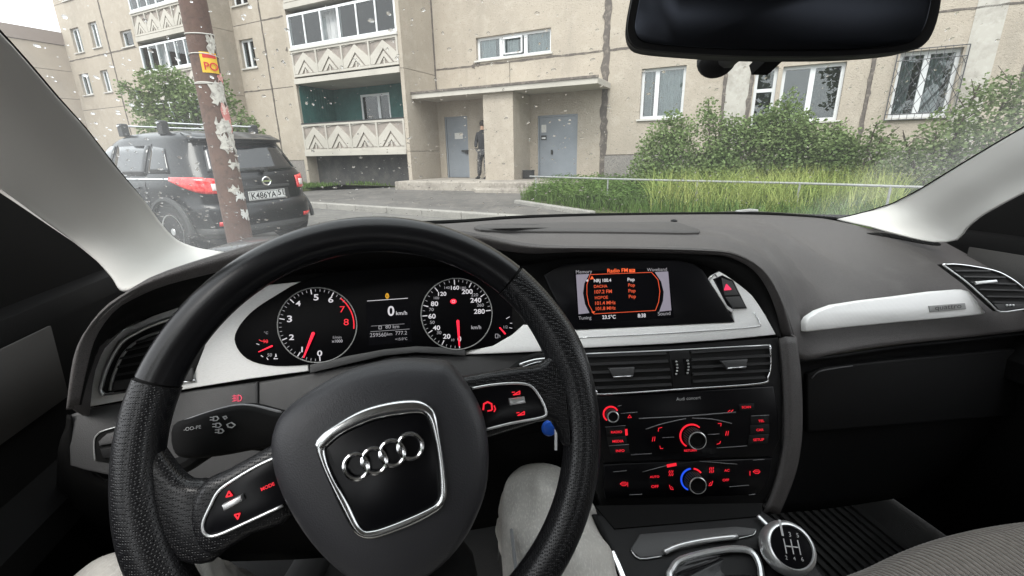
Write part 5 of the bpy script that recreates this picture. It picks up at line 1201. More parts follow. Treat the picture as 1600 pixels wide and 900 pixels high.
mb = MB(); stroke(mb, [(366, 617), (366, 627)], LPN, .0007); stroke(mb, [(369, 617.5), (369, 626.5)], LPN, .0007); stroke(mb, [(372, 617), (376, 618), (378, 622), (376, 626), (372, 627)], LPN, .0008, closed=True); stroke(mb, [(363, 619), (368, 618)], LPN, .0006); stroke(mb, [(363, 623), (368, 622)], LPN, .0006); stroke(mb, [(363, 627), (368, 626)], LPN, .0006); mb.build('fog_lamp_symbol', em('fog_symbol_light', (1, .12, .2), .38), kp)
lsw = slabpx('light_switch', [(146, 692), (150, 680), (165, 672), (230, 655), (236, 720), (170, 724), (150, 721)], PL_CL, .01, M['blk'], kp, .001, h=-.001); slabpx('switch_key', [(153, 690), (166, 678), (230, 661), (230, 684), (154, 697)], PL_CL, .006, M['dash_g'], kp, .0015, h=.003); slabpx('switch_key', [(155, 701), (230, 688), (230, 712), (160, 717)], PL_CL, .006, M['dash_d'], kp, .0015, h=.003)
mb = MB(); stroke(mb, [(178, 683), (178, 690)], shift(PL_CL, .0034), .0014); mb.build('switch_lamp', M['e_red'], kp); linepx('switch_edge', [(148, 720), (147, 690), (152, 679), (166, 671.5), (230, 654)], PL_CL, .0009, M['satin'], kp, 3, h=.0)
# lower driver dash down to the footwell
low = [[atc(px, py, yc) for px, py, yc in r_] for r_ in (
    ((104, 648, .60), (135, 735, .60), (250, 758, .60), (430, 760, .60), (560, 740, .60), (700, 700, .60), (900, 640, .60)),
    ((100, 700, .60), (130, 760, .60), (250, 790, .62), (430, 790, .63), (560, 770, .63), (700, 730, .63), (930, 720, .60)),
    ((95, 800, .66), (130, 850, .70), (250, 870, .72), (430, 870, .74), (560, 860, .74), (700, 830, .74), (935, 790, .70)))]
surface('lower_dash', low, M['blk'], n=30, k=4)
# steering column shroud
ws0 = V3((-.109, .313, -.221)); TL = .44
WN = (-CY * math.cos(TL) + CZ * math.sin(TL)).normalized(); WR = CX; WV = (CY * math.sin(TL) + CZ * math.cos(TL)).normalized()
PW = (ws0, WN)
def WP(a, r, h=0.): return ws0 + (WR * math.cos(a) + WV * math.sin(a)) * r + WN * h
mb = MB(); ax = -WN
mb.lathe(ws0 - WN * .055, ax, [(.05, 0), (.062, .02), (.066, .10), (.07, .26), (.06, .32)], 24); mb.build('column_shroud', M['blk'], cab, smooth=True)
PS1 = shift(PW, -.060)
st1 = MB(); 
st1.pillow(pxs([(272, 664), (300, 652), (340, 639), (372, 632.5), (400, 634), (440, 644), (500, 650), (500, 690), (440, 696), (400, 702), (345, 712), (290, 715), (272, 700)], PS1, 3), WN, [(1, 0), (.98, .004), (.93, .007), (.8, .009)], .016)
sto = st1.build('lamp_stalk', M['blk'], cab, smooth=True, ang=60)
PS2 = shift(PS1, .0105)
linepx('stalk_edge', [(276, 664), (300, 654), (340, 641), (372, 634), (400, 635.5), (440, 645)], PS1, .0017, M['edge'], sto, 4, h=.002)
text('stalk_print', '-OO-PE', (288, 673.5), (315, 669), PS2, M['print'], sto, 1.0, .001)
mb = MB()
for x, y in ((338, 654), (342, 664.5), (346, 673.5)):
    stroke(mb, [(x - 4, y - 3), (x + 1, y - 3.5), (x + 4, y), (x + 1, y + 3), (x - 4, y + 3.2)], PS2, .0007, .0012, True); stroke(mb, [(x - 9, y - 2), (x - 5, y - 2)], PS2, .0006, .0012); stroke(mb, [(x - 9, y + 2), (x - 5, y + 2)], PS2, .0006, .0012)
stroke(mb, [(349, 651), (353, 650), (355, 653), (352, 655)], PS2, .0007, .0012, True); stroke(mb, [(355, 663), (362, 660), (368, 664), (363, 668), (357, 667)], PS2, .0007, .0012, True)
mb.build('stalk_symbols', M['print'], sto)
st2 = MB(); st2.tube([hit(px, py, shift(PW, -.075)) for px, py in crv([(262, 735), (290, 724), (320, 705), (345, 692), (400, 690), (470, 700)], 4, False)], .008, 10); st2.build('cruise_stalk', M['blk'], cab, smooth=True)
mb = MB(); mb.tube([hit(px, py, shift(PW, -.065)) for px, py in crv([(760, 620), (800, 590), (825, 571), (850, 564), (870, 566)], 4, False)], [.010] * 12 + [.008] * 5, 10); wst = mb.build('wiper_stalk', M['blk'], cab, smooth=True)
linepx('stalk_edge', [(812, 570), (835, 563), (855, 561)], shift(PW, -.055), .0016, M['satin'], wst, 3); linepx('stalk_edge', [(815, 575), (838, 567), (858, 566)], shift(PW, -.055), .0016, M['chr'], wst, 3)

# ---- pillars, roof, doors, floor ---------------------------------------------
inn = [(-170, -130), (-80, -30), (0, 49), (44, 98), (89, 151), (133, 200), (178, 258), (222, 311), (249, 351), (276, 378), (311, 391), (351, 397)]
out_ = [(-260, 70, .50), (-120, 190, .55), (-40, 258, .60), (0, 289, .63), (40, 318, .66), (80, 348, .68), (110, 370, .69), (135, 392, .69), (155, 412, .68), (175, 435, .66), (192, 456, .62), (235, 442, .60)]
ri = [gls(px, py, .012) for px, py in inn]; ro = [atc(*q) for q in out_]
ri0 = [gls(px + 6, py - 6, -.004) for px, py in inn]
n_ = 40
Ai, Bo = resample(crv(ri, 4, False), n_), resample(crv(ro, 4, False), n_)
m1 = [a.lerp(b, .3) - CY * .016 + CX * .006 for a, b in zip(Ai, Bo)]; m2 = [a.lerp(b, .7) - CY * .010 for a, b in zip(Ai, Bo)]
cols_ = [crv([a, b, c, d], 5, False) for a, b, c, d in zip(Ai, m1, m2, Bo)]
mb = MB(); mb.grid([[V3(c[j]) for c in cols_] for j in range(len(cols_[0]))]); fix_normals(mb.build('windscreen_pillar', M['pillar'], cab, smooth=True, ang=180, thick=.004))
mb = MB(); mb.tube(resample(ri, 40), .0014, 6); mb.build('glass_seal', M['blk'], cab, smooth=True)
inr = [(2150, -110), (1950, 10), (1780, 110), (1690, 150), (1600, 198), (1517, 247), (1476, 272), (1435, 297), (1394, 318), (1352, 331), (1307, 342)]
outr = [(2250, -60, .27), (2000, 80, .34), (1800, 210, .42), (1690, 255, .50), (1600, 301, .58), (1560, 322, .62), (1530, 340, .66), (1509, 358, .69), (1494, 376, .71), (1450, 377, .75), (1380, 358, .82)]
ri = [gls(px, py, .012) for px, py in inr]; ro = [atc(*q) for q in outr]
Ai, Bo = resample(crv(ri, 4, False), n_), resample(crv(ro, 4, False), n_)
m1 = [a.lerp(b, .3) - CY * .016 - CX * .006 for a, b in zip(Ai, Bo)]; m2 = [a.lerp(b, .7) - CY * .012 for a, b in zip(Ai, Bo)]
cols_ = [crv([a, b, c, d], 5, False) for a, b, c, d in zip(Ai, m1, m2, Bo)]
mb = MB(); mb.grid([[V3(c[j]) for c in cols_] for j in range(len(cols_[0]))]); fix_normals(mb.build('windscreen_pillar', M['pillar'], cab, smooth=True, ang=180, thick=.004))
mb = MB(); mb.tube(resample(ri, 40), .0014, 6); mb.build('glass_seal', M['blk'], cab, smooth=True)
mb = MB(); mb.tube([gls(px, py, .004) for px, py in crv([(240, 400), (351, 397), (470, 368), (600, 352), (725, 345.5), (800, 340), (900, 336.5), (1000, 335), (1100, 334), (1200, 334), (1307, 342), (1340, 346)], 4, False)], .0045, 6); mb.build('windscreen_seal', M['blk'], cab, smooth=True)
# windscreen
mb = MB(); NX, NY = 40, 16; rows = []
for j in range(NY + 1):
    row = []
    for i in range(NX + 1):
        xa, xb = -.45 + .11 * j / NY, 1.20 - .11 * j / NY; x = xa + (xb - xa) * i / NX; bow = .1 * ((x - .375) / .725) ** 2; y = (1.06 - bow) + (.10 - 1.06 + bow * .6) * j / NY
        row.append(C(x, y, gz(x, y)))
    rows.append(row)
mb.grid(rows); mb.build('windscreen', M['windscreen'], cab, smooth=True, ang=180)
# roof lining, header
mb = MB(); rows = []
for y, dz in ((.30, -.02), (.17, .02), (.0, .06), (-.5, .075), (-1.2, .06), (-1.7, .0)):
    rows.append([C(x, y, .27 + dz - (.05 * abs((x - .37) / .72) ** 3)) for x in [-.37 + 1.48 * i / 14 for i in range(15)]])
mb.grid(rows); fix_normals(mb.build('roof_lining', M['roof'], cab, smooth=True, thick=-.02))
for sd, x in ((-1, -.555), (1, 1.27)):
    prof = [(0, -.19), (.03, -.195), (.045, -.22), (.038, -.33), (.045, -.40), (.08, -.43), (.08, -.47), (.03, -.50), (.02, -.94)]
    mb = MB(); mb.grid([[C(x - sd * a, y, z) for y in (.95, .75, .5, .2, -.3, -1.0, -1.6)] for a, z in prof]); d_ = fix_normals(mb.build('door_panel', M['door_in'], cab, smooth=True, ang=40, thick=.01))
    mb = MB(); mb.grid([[C(x - sd * (a + .004), y, z) for y in (.72, .5, .2, -.3, -.9)] for a, z in prof[2:4]]); fix_normals(mb.build('door_cloth', M['door_fab'], d_, smooth=True, thick=.003))
    mb = MB(); a = [C(x, .98, -.2), C(x, .56, -.2), C(x, .56, .10), C(x, .66, .06), C(x, .80, -.05)]; mb.prism(a, CX * sd * .02); mb.build('mirror_triangle', M['blk'], d_)
    mb = MB(); mb.grid([[C(x + sd * (.0 + .10 * k / 6 * -1), y, -.19 + .45 * k / 6) for y in (-.55, -.70)] for k in range(7)]); mb.build('centre_pillar', M['pillar'], cab, smooth=True, thick=.02)
mb = MB(); mb.grid([[C(x, y, -.95) for x in (-.62, 0, .4, .8, 1.40)] for y in (1.2, .6, 0, -1.7)]); mb.build('floor_carpet', M['carpet'], cab, thick=-.03)
mb = MB(); mb.grid([[C(x, 1.12, z) for x in (-.6, .4, 1.36)] for z in (-.95, -.5, -.22)]); mb.build('bulkhead', M['blk'], cab, thick=.02)
mb = MB(); mb.grid([[C(x, -1.68, z) for x in (-.47, .4, 1.2)] for z in (-.95, -.5, -.02)]); mb.build('rear_seat_back', M['dash_d'], cab, thick=.05)
mb = MB(); mb.grid([[C(x, y, z) for x in (-.45, -.1, .375, .85, 1.2)] for y, z in ((1.06, -.19), (1.4, -.215), (1.8, -.30), (2.05, -.42), (2.1, -.7))]); mb.build('bonnet', M['carpaint'], cab, smooth=True, thick=.01)
# wiper at the foot of the glass
mb = MB(); mb.tube([gls(1340, 338, -.012), gls(1250, 337, -.015), gls(1170, 333, -.018), gls(1115, 335, -.018)], .0045, 6); wp = mb.build('windscreen_wiper', M['blk'], cab, smooth=True)
mb = MB(); mb.tube([gls(1150, 331.5, -.022), gls(1172, 329.5, -.024), gls(1184, 329.5, -.022)], [.005, .006, .004], 8); mb.build('wiper_cap', M['rail'], wp, smooth=True)

# ---- centre console, gear lever ---------------------------------------------
PC = plane(aty(1100, 850, .47), V3((0, -.22, .975)))
slabpx('console', [(925, 800), (1000, 806), (1190, 795), (1215, 812), (1290, 900), (1350, 980), (1350, 1150), (1040, 1150), (990, 960), (955, 860)], PC, .30, M['dash_d'], bev=.006, h=-.001)
con = slabpx('ashtray_lid', [(985, 858), (1000, 871), (1036, 868), (1040, 863), (1150, 838), (1176, 836), (1183, 826), (1150, 822), (1000, 834)], PC, .004, M['dash_g'], bev=.0012, h=.002)
linepx('lid_handle', [(1038, 863), (1060, 853), (1100, 844.5), (1152, 838.5)], PC, .0034, M['satin'], con, 4, h=.004); linepx('lid_outline', [(986, 860), (1000, 873), (1034, 869)], PC, .0008, M['satin'], con, 3, h=.001); linepx('lid_outline', [(1154, 841), (1176, 836), (1181, 829)], PC, .0006, M['satin'], con, 3, h=.001)
mb = MB(); mb.slab(pxs([(930, 790), (1192, 786), (1188, 806), (960, 826)], shift(PC, .001)), PC[1], .003); mb.build('console_pocket', M['blk'], cab)
mb = MB(); mb.tube([hit(px, py, shift(PC, .004)) for px, py in ((957, 862), (965, 880), (975, 905))], .0036, 8, squash=(CZ, .6)); mb.build('console_side_trim', M['chr'], cab, smooth=True)
linepx('console_side_trim', [(1184, 806), (1196, 818), (1207, 829)], PC, .0028, M['satin'], h=.004)
bf = [(1046, 905), (1050, 890), (1060, 877), (1085, 868), (1130, 859), (1160, 858), (1176, 864), (1186, 880), (1190, 905), (1190, 960), (1060, 970)]
gl = thing('gear_lever', hit(1180, 900, PC), 'black gear lever with chrome ringed knob and leather boot in the centre console', 'gear lever')
mb = MB(); mb.tube([hit(px, py, shift(PC, .004)) for px, py in crv(bf, 4)], .0042, 8, True); mb.build('boot_frame', M['satin'], gl, smooth=True)
kax = V3((-.10, -.62, .78)).normalized()
kc = aty(1234, 855, .435)
ring0 = [hit(px, py, shift(PC, .004)) for px, py in crv(bf, 4)]
nb = len(ring0); neck = kc - kax * .05 - CZ * .02
rows = []
for j, k in enumerate((0, .12, .3, .5, .7, .88, 1)):
    row = []
    for i, p in enumerate(ring0 + ring0[:1]):
        a = i / nb * 6.2832; q = neck + (V3((-math.cos(a + .9), math.sin(a + .9), 0))) * .016
        f = 1 + .10 * math.sin(i * .95) * math.sin(k * 3.14) + .05 * math.sin(k * 17)
        base_ = p.lerp(neck, k); c_ = ring0[0].lerp(neck, k)
        mid = sum(ring0, V3()) / nb
        cen = mid.lerp(neck, k); off = (p - mid) * (1 - k) * (1 - .25 * math.sin(k * 3.14)) + (q - neck) * k
        row.append(cen + off * f + CZ * .012 * math.sin(k * 3.14))
    rows.append(row)
mb = MB(); mb.grid(rows); fix_normals(mb.build('boot', M['leather'], gl, smooth=True, ang=180, thick=.002))
mb = MB(); mb.lathe(kc, kax, [(0.0102, -.075), (0.0140, -.055), (0.0223, -.044), (0.0284, -.028), (0.0302, -.014), (0.0298, -.004), (0.0279, .0)], 32); mb.build('knob', M['leather'], gl, smooth=True, ang=60)
mb = MB(); mb.lathe(kc, kax, [(0.0307, -.016), (0.0312, -.009), (0.0302, -.001), (0.0265, .0060), (0.0244, .0068), (0.0233, .0055), (0.0228, -.004)], 40); mb.build('knob_ring', M['satin'], gl, smooth=True, ang=50)
mb = MB(); mb.lathe(kc, kax, [(0.0233, -.003), (0.0231, .0045), (0.0112, .0062), (0.0019, .0066)], 32); mb.build('knob_cap', M['gloss'], gl, smooth=True, ang=60)
ka_ = kax.cross(V3((0, 0, 1))).normalized(); kb_ = ka_.cross(kax).normalized() 
if ka_.x < 0: ka_ = -ka_
kb_ = kax.cross(ka_)
if kb_.z < 0: kb_ = -kb_
KP = (kc + kax * .0068, kax)
def kp_(x, y): return KP[0] + ka_ * x + kb_ * y
mb = MB()
for x in (-.008, 0, .008): mb.bar(kp_(x, -.008), kp_(x, .008), .0011, .0008, kax)
mb.bar(kp_(-.008, 0), kp_(.008, 0), .0012, .0008, kax); mb.build('shift_pattern', M['print'], gl)
for s_, x, y in (('1', -.0095, .011), ('3', -.001, .011), ('5', .008, .011), ('2', -.0105, -.0145), ('4', -.0015, -.0145), ('6', .0075, -.0145)): text('shift_numeral', s_, kp_(x, y), kp_(x + .0026, y), KP, M['print'], gl, 1.0, .0004)

# ---- steering wheel -------------------------------------------------------------
sw_ = thing('steering_wheel', ws0, 'black leather three spoke steering wheel with a silver framed badge, turned slightly left', 'steering wheel')
def wang(px, py): p = hit(px, py, PW) - ws0; return math.atan2(p.dot(WV), p.dot(WR))
aL = wang(258, 597) % 6.2832; aR = wang(797, 436); aB0 = rad(-62); aB1 = rad(222)
RM, RR = .1724, .0155
def rim(name, a0, a1, mt, bulge=None, nn=48):
    mb = MB(); P = [WP(a0 + (a1 - a0) * i / nn, RM) for i in range(nn + 1)]
    rs = [RR + (bulge(a0 + (a1 - a0) * i / nn) if bulge else 0) for i in range(nn + 1)]
    mb.tube(P, rs, 20); return mb.build(name, mt, sw_, smooth=True, ang=60)
rim('rim_top', aR, aL, M['leather'])
gap = .012
thumb = lambda c: (lambda a: .0008 + .0018 * math.exp(-((a - c) / .20) ** 2))
rim('rim_grip', aB0, aR - gap, M['perf'], thumb(rad(18))); rim('rim_grip', aL + gap, aB1, M['perf'], thumb(rad(198)))
rim('rim_bottom', aB1 - 6.2832 + gap, aB0 - gap, M['leather'])
for a in (aR - gap / 2, aL + gap / 2, aB0 - gap / 2, aB1 + gap / 2):
    mb = MB(); mb.tube([WP(a - gap * .6, RM), WP(a + gap * .6, RM)], RR - .0009, 16); mb.build('seam_ring', M['blk'], sw_, smooth=True)
def spoke(P, h, d, mt, name='spoke', bev=.012):
    mb = MB(); mb.slab(pxs(P, shift(PW, h), 3), WN, d, bev); return mb.build(name, mt, sw_, smooth=True, ang=70)
spoke([(715, 600), (745, 586), (780, 579), (815, 574), (845, 570), (862, 556), (880, 540), (906, 580), (915, 640), (905, 690), (888, 700), (876, 676), (858, 658), (800, 673), (757, 686), (725, 688)], .010, .015, M['perf'], bev=.006)
spoke([(455, 684), (425, 696), (385, 718), (345, 740), (312, 757), (292, 800), (300, 850), (330, 872), (390, 838), (455, 806)], .010, .015, M['perf'], bev=.006)
spoke([(226, 680), (246, 706), (268, 736), (290, 754), (318, 756), (345, 790), (340, 872), (290, 886), (250, 855), (225, 800), (212, 740)], .0085, .014, M['perf'], 'spoke_flare', bev=.006)
spoke([(560, 880), (720, 850), (760, 960), (800, 1050), (640, 1100), (560, 1000)], .004, .02, M['blk'], 'lower_spoke')
cr_ = spoke([(728, 610), (760, 604), (800, 599.5), (826, 603), (840, 618), (852, 642), (846, 651), (800, 660), (757, 671), (735, 676)], .0165, .008, M['gloss'], 'button_panel', .001)
cl_ = spoke([(440, 712), (400, 730), (360, 754), (342, 768), (330, 790), (318, 818), (322, 834), (340, 834), (390, 812), (445, 788)], .0165, .008, M['gloss'], 'button_panel', .001)
def wl(name, P, r, mt, parent, h=.017, n=4, closed=False): return linepx(name, P, PW, r, mt, parent, n, closed, h)
wl('panel_edge', [(738, 607), (765, 602), (800, 599), (827, 602), (842, 618), (853, 642), (847, 652), (800, 661), (757, 672)], .0011, M['satin'], cr_); wl('panel_edge', [(432, 714), (400, 729), (360, 753), (341, 768), (329, 790), (317, 818), (321, 835), (340, 836), (390, 814), (442, 790)], .0011, M['satin'], cl_)
PB = shift(PW, .0172)
mb = MB(); mb.slab(pxs([(796, 623), (820, 620), (822, 630), (798, 634)], shift(PW, .021)), WN, .006, .0015); mb.build('scroll_wheel', M['satin'], cr_, smooth=True); mb = MB(); mb.slab(pxs([(345, 790), (376, 774), (379, 783), (349, 800)], shift(PW, .021)), WN, .006, .0015); mb.build('scroll_wheel', M['satin'], cl_, smooth=True)
mb = MB()
for x, y in ((806, 614), (813, 646)): stroke(mb, [(x - 4, y + 3), (x + 6, y + 1.5), (x + 6, y - 3)], PB, .0008, .0008, True); stroke(mb, [(x - 6, y - 1), (x - 2, y - 1.5)], PB, .0007)
stroke(mb, [(755, 640), (756, 631), (762, 628), (768, 631), (769, 640)], PB, .0013); stroke(mb, [(762, 642), (768, 641)], PB, .001); stroke(mb, [(772, 634), (774, 639), (772, 643)], PB, .0009)
mb.build('button_symbols', M['e_red'], cr_)
mb = MB(); stroke(mb, [(354, 776), (363, 774), (358, 767.5)], PB, .0009, .0008, True); stroke(mb, [(367, 804), (375, 802), (372, 810.5)], PB, .0009, .0008, True); mb.build('button_symbols', M['e_red'], cl_)
text('button_print', 'MODE', (409, 767), (430, 757.5), PB, M['e_red'], cl_, 1.0, .0006, True)
hub = [(427, 690), (435, 657), (451, 636), (474, 618), (523, 588), (573, 569), (630, 559), (680, 561), (704, 567), (725, 592), (741, 616), (752, 640), (759, 666), (763, 707), (759, 760), (745, 801), (725, 838), (688, 880), (630, 915), (585, 915), (536, 888), (490, 842), (453, 785), (433, 735)]
mb = MB(); mb.pillow(pxs(hub, shift(PW, .012), 3), WN, [(1, 0), (.992, .006), (.972, .013), (.93, .019), (.85, .023), (.72, .026), (.5, .028), (.25, .0285)], .05); hb = mb.build('airbag_cover', M['airbag'], sw_, smooth=True, ang=80)
fo = [(492, 694), (499, 682), (519, 666), (564, 641), (606, 629), (643, 625), (663, 629), (680, 645), (688, 686), (696, 736), (699, 768), (696, 785), (684, 799), (647, 820), (606, 836), (581, 843), (564, 840), (550, 828), (527, 785), (507, 740), (497, 715)]
fi = [(508, 705), (513, 697), (536, 678), (585, 657), (630, 649), (655, 647), (667, 653), (676, 674), (684, 715), (687, 764), (684, 783), (663, 797), (614, 818), (581, 828), (564, 824), (544, 785), (519, 740)]
q_ = shift(PW, .0435)
mb = MB()
Po = resample(crv([tuple(p) for p in pxs(fo, q_)], 6) + [tuple(hit(*fo[0], q_))], 97)[:-1]; Pi = pxs(fi, q_); Pi = resample(crv([tuple(p) for p in Pi], 6) + [tuple(Pi[0])], 97)[:-1]
Pm = [a.lerp(b, .5) + WN * .0022 for a, b in zip(Po, Pi)]
ringrows = [[p - WN * .008 for p in Po], Po, [a.lerp(b, .2) + WN * .0015 for a, b in zip(Po, Pi)], Pm, [a.lerp(b, .8) + WN * .0015 for a, b in zip(Po, Pi)], Pi, [p - WN * .004 for p in Pi]]
mb.grid([r_ + r_[:1] for r_ in ringrows]); fix_normals(mb.build('badge_frame', M['frame'], hb, smooth=True, ang=180))
mb = MB(); mb.slab(pxs(fi, shift(PW, .0425), 3), WN, .006, .001); mb.build('badge_plate', M['gloss'], hb, smooth=True, ang=50)
for x, y in ((556.5, 729), (585, 720), (613, 708), (641, 697.5)):
    mb = MB(); q_ = shift(PW, .0450); mb.tube([hit(x + 18.8 * math.cos(k / 36 * 6.2832) * 1.0, y - 19.5 * math.sin(k / 36 * 6.2832), q_) for k in range(36)], .0017, 8, True); mb.build('badge_ring', M['chr'], hb, smooth=True)
for P in ([(700, 655), (708, 660), (718, 657), (719, 653)], [(460, 739), (465, 745), (474, 744), (477, 738)]): wl('horn_mark', P, .0008, M['blk'], hb, .030)
# ignition key behind the wheel
ky = thing('car_key', hit(862, 668, shift(PW, -.06)), 'car key with a blue tag in the ignition behind the wheel', 'key')
mb = MB(); c = hit(858, 669, shift(PW, -.06)); mb.lathe(c, WN, [(.007, -.004), (.008, 0), (.0065, .004), (.003, .005)], 18); mb.build('tag', M['bluefob'], ky, smooth=True)
mb = MB(); a, b = hit(868, 664, shift(PW, -.055)), hit(868, 703, shift(PW, -.055)); mb.bar(a, b, .0022, .002, WN); mb.build('blade', M['alu'], ky)
# ---- rear view mirror -----------------------------------------------------------
PM = plane(aty(1200, 60, .37), V3((-.22, -.97, -.04)))
mr = thing('rear_view_mirror', hit(1220, 20, PM), 'dark rear view mirror in a black housing hanging from the windscreen', 'mirror')
so_ = [(986, -8), (979, 30), (978, 50), (984, 68), (1002, 78), (1060, 84), (1150, 89), (1250, 90), (1340, 88), (1420, 80), (1446, 68), (1460, 45), (1468, 15), (1472, -20), (1470, -60), (1440, -78), (1200, -84), (1010, -72), (990, -50)]
mb = MB(); mb.pillow(pxs(so_, PM, 3), PM[1], [(1, -.022), (1.0, -.006), (.995, 0), (.985, .003), (.965, .002)], .0)
ho = mb.build('housing', M['dash_d'], mr, smooth=True, ang=70)
si = [(1000, -8), (993, 30), (992, 46), (998, 60), (1014, 67), (1060, 72), (1150, 77), (1250, 78.5), (1340, 77), (1408, 70), (1432, 60), (1446, 40), (1454, 12), (1458, -20), (1455, -56), (1430, -66), (1200, -72), (1020, -62), (1004, -46)]
mb = MB(); mb.slab(pxs(si, shift(PM, .004), 3), PM[1], .003, .0008); mb.build('mirror_glass', M['mirror'], mr, smooth=True, ang=50)
mb = MB(); g0 = gls(1138, 90, .015); mb.lathe(g0 + CY * .02, (PM[1] + CZ * -.6), [(.004, -.03), (.020, -.02), (.024, -.004), (.020, .004), (.006, .007)], 22); mb.tube([g0, hit(1220, 20, shift(PM, -.015))], [.012, .010], 10); mb.build('mirror_mount', M['dash_d'], mr, smooth=True, ang=60)
mb = MB(); g1 = gls(1198, 97, .012); mb.boxc(g1, CX * .024, (CY * .86 - CZ * .49) * .03, (CY * .49 + CZ * .86) * .014); mb.build('rain_sensor', M['blk'], mr)
# ---- passenger seat and mat -------------------------------------------------------
se = thing('passenger_seat', C(.78, .1, -.93), 'passenger seat with ribbed grey brown cloth cushion', 'seat')
mb = MB(); nx, ny = 240, 20; rows = []
for j in range(ny + 1):
    v = j / ny; row = []
    for i in range(nx + 1):
        u = i / nx; x = .54 + .54 * u
        edge = min(u, 1 - u); bol = .02 * math.exp(-(edge / .12) ** 2) - .05 * max(0, 1 - edge / .05) ** 2
        fr = .40 - .035 * (2 * u - 1) ** 2
        if v < .35: a = (1 - v / .35) * 1.5; y = fr - .06 + .06 * math.sin(a); z = -.645 + .06 * math.cos(a)
        else: y = fr - .06 - (v - .35) / .65 * .46; z = -.585 - .012 * (v - .35)
        row.append(C(x, y, z + bol + .0009 * math.sin(i * 2 * math.pi / 4.0)))
    rows.append(row)
mb.grid(rows); fix_normals(mb.build('cushion', M['seatcloth'], se, smooth=True, ang=180, thick=-.01))
mb = MB(); mb.slab([C(.52, .33, -.665), C(1.05, .33, -.665), C(1.05, -.15, -.665), C(.52, -.15, -.665)], CZ, .20, .02); mb.build('seat_base', M['carpet'], se)
mb = MB(); rows = []
for j in range(9):
    t = j / 8; rows.append([C(.50 + .56 * i / 16, -.16 - .22 * t - .03 * (1 - (i / 8 - 1) ** 2), -.54 + .62 * t) for i in range(17)])
mb.grid(rows); fix_normals(mb.build('seat_back', M['seatcloth'], se, smooth=True, thick=.09))
ds = thing('driver_seat', C(.0, -.1, -.93), 'driver seat with ribbed cloth cushion under the driver in pale jeans', 'seat')  # unseen seat, added so its back and headrest cut light from behind
mb = MB(); rows = []
for j in range(9):
    v = j / 8; rows.append([C(-.26 + .54 * i / 24, .22 - .46 * v, -.735 - .05 * max(0, 1 - v / .15) + .03 * abs(i / 12 - 1) ** 3 * (1 if 0 < j else .3)) for i in range(25)])
mb.grid(rows); fix_normals(mb.build('cushion', M['seatcloth'], ds, smooth=True, ang=180, thick=-.10))
mb = MB(); rows = []
for j in range(11):
    t = j / 10; rows.append([C(-.25 + .52 * i / 20, -.40 - .26 * t + .05 * abs(i / 10 - 1) ** 3, -.72 + .78 * t) for i in range(21)])
mb.grid(rows); fix_normals(mb.build('seat_back', M['seatcloth'], ds, smooth=True, thick=.10))
mb = MB(); mb.slab([C(-.13, -.66, .06), C(.15, -.66, .06), C(.13, -.69, .24), C(-.11, -.69, .24)], CY, .09, .02); mb.build('headrest', M['seatcloth'], ds, smooth=True)
mb = MB(); mb.slab([C(.66, -.44, .10), C(.92, -.44, .10), C(.90, -.47, .26), C(.68, -.47, .26)], CY, .09, .02); mb.build('headrest', M['seatcloth'], se, smooth=True)  # unseen, added along with the driver seat to cut rear light
ft = thing('floor_mat', C(.85, .7, -.94), 'black ribbed floor mat in the passenger footwell', 'mat')
mb = MB(); mb.slab([C(.50, .95, -.905), C(1.10, .95, -.905), C(1.10, .36, -.925), C(.50, .36, -.925)], CZ, .012, .003); mb.build('mat_sheet', M['mat'], ft)
mb = MB()
for k in range(26):
    x = .515 + k * .0225; mb.bar(C(x, .93, -.903), C(x, .38, -.923), .010, .006, CZ)
ribs = mb.build('ribs', M['mat'], ft); ribs['kind'] = 'stuff'
# carpeted side of the tunnel with ribs
mb = MB(); mb.slab([C(.455, .80, -.62), C(.455, .30, -.60), C(.455, .30, -.93), C(.455, .80, -.93)], CX, .05, .004); mb.build('tunnel_side', M['carpet'], cab)
# ---- driver ---------------------------------------------------------------------------
dv = thing('person', C(0, -.1, -.72), 'driver in pale grey jeans seated behind the steering wheel, only the legs in view', 'person')
from mathutils import noise as mn
def folds(o):
    me = o.data; off = V3((0, 0, EYE)) - dv.location
    for v in me.vertices:
        p = v.co - off; q = V3((p.x * 7, p.y * 16 + p.x * 9, p.z * 22)); q2 = V3((p.x * 22, p.y * 9 - p.z * 14, p.z * 9))
        a = 1 - abs(mn.noise(q * .8)) * 3.2; b = 1 - abs(mn.noise(q2)) * 3
        v.co += v.normal * (.009 * max(a, -.5) + .005 * max(b, -.5) - .004)
    k = o.modifiers.new('sub', 'SUBSURF'); k.levels = k.render_levels = 1
kR, kL = V3((.045, .575, -.515)), V3((-.475, .40, -.50))
hR, hL = V3((.12, -.06, -.64)), V3((-.17, -.10, -.64))
aRk, aLk = V3((.0, .83, -.88)), V3((-.50, .68, -.90))
mid = lambda a, b, k, up=0: a.lerp(b, k) + CZ * up
J = [(V3((.01, -.14, -.62)), .15, .12), (mid(hR, kR, .12), .098), (mid(hR, kR, .45, .0), .096), (mid(hR, kR, .8, .0), .080), (kR, .070), (mid(kR, aRk, .35), .066), (aRk, .050),
     (mid(hL, kL, .12), .098), (mid(hL, kL, .45), .096), (mid(hL, kL, .8), .092), (kL, .084), (mid(kL, aLk, .35), .066), (aLk, .050),
     (V3((.02, -.24, -.40)), .15, .11), (V3((.03, -.30, -.18)), .17, .11)]
skinmesh('trousers', J[:13], [(0, 1), (1, 2), (2, 3), (3, 4), (4, 5), (5, 6), (0, 7), (7, 8), (8, 9), (9, 10), (10, 11), (11, 12)], M['denim'], dv, 3); folds(D.objects[-1] if False else [o_ for o_ in dv.children if o_.name.startswith('trousers')][0])
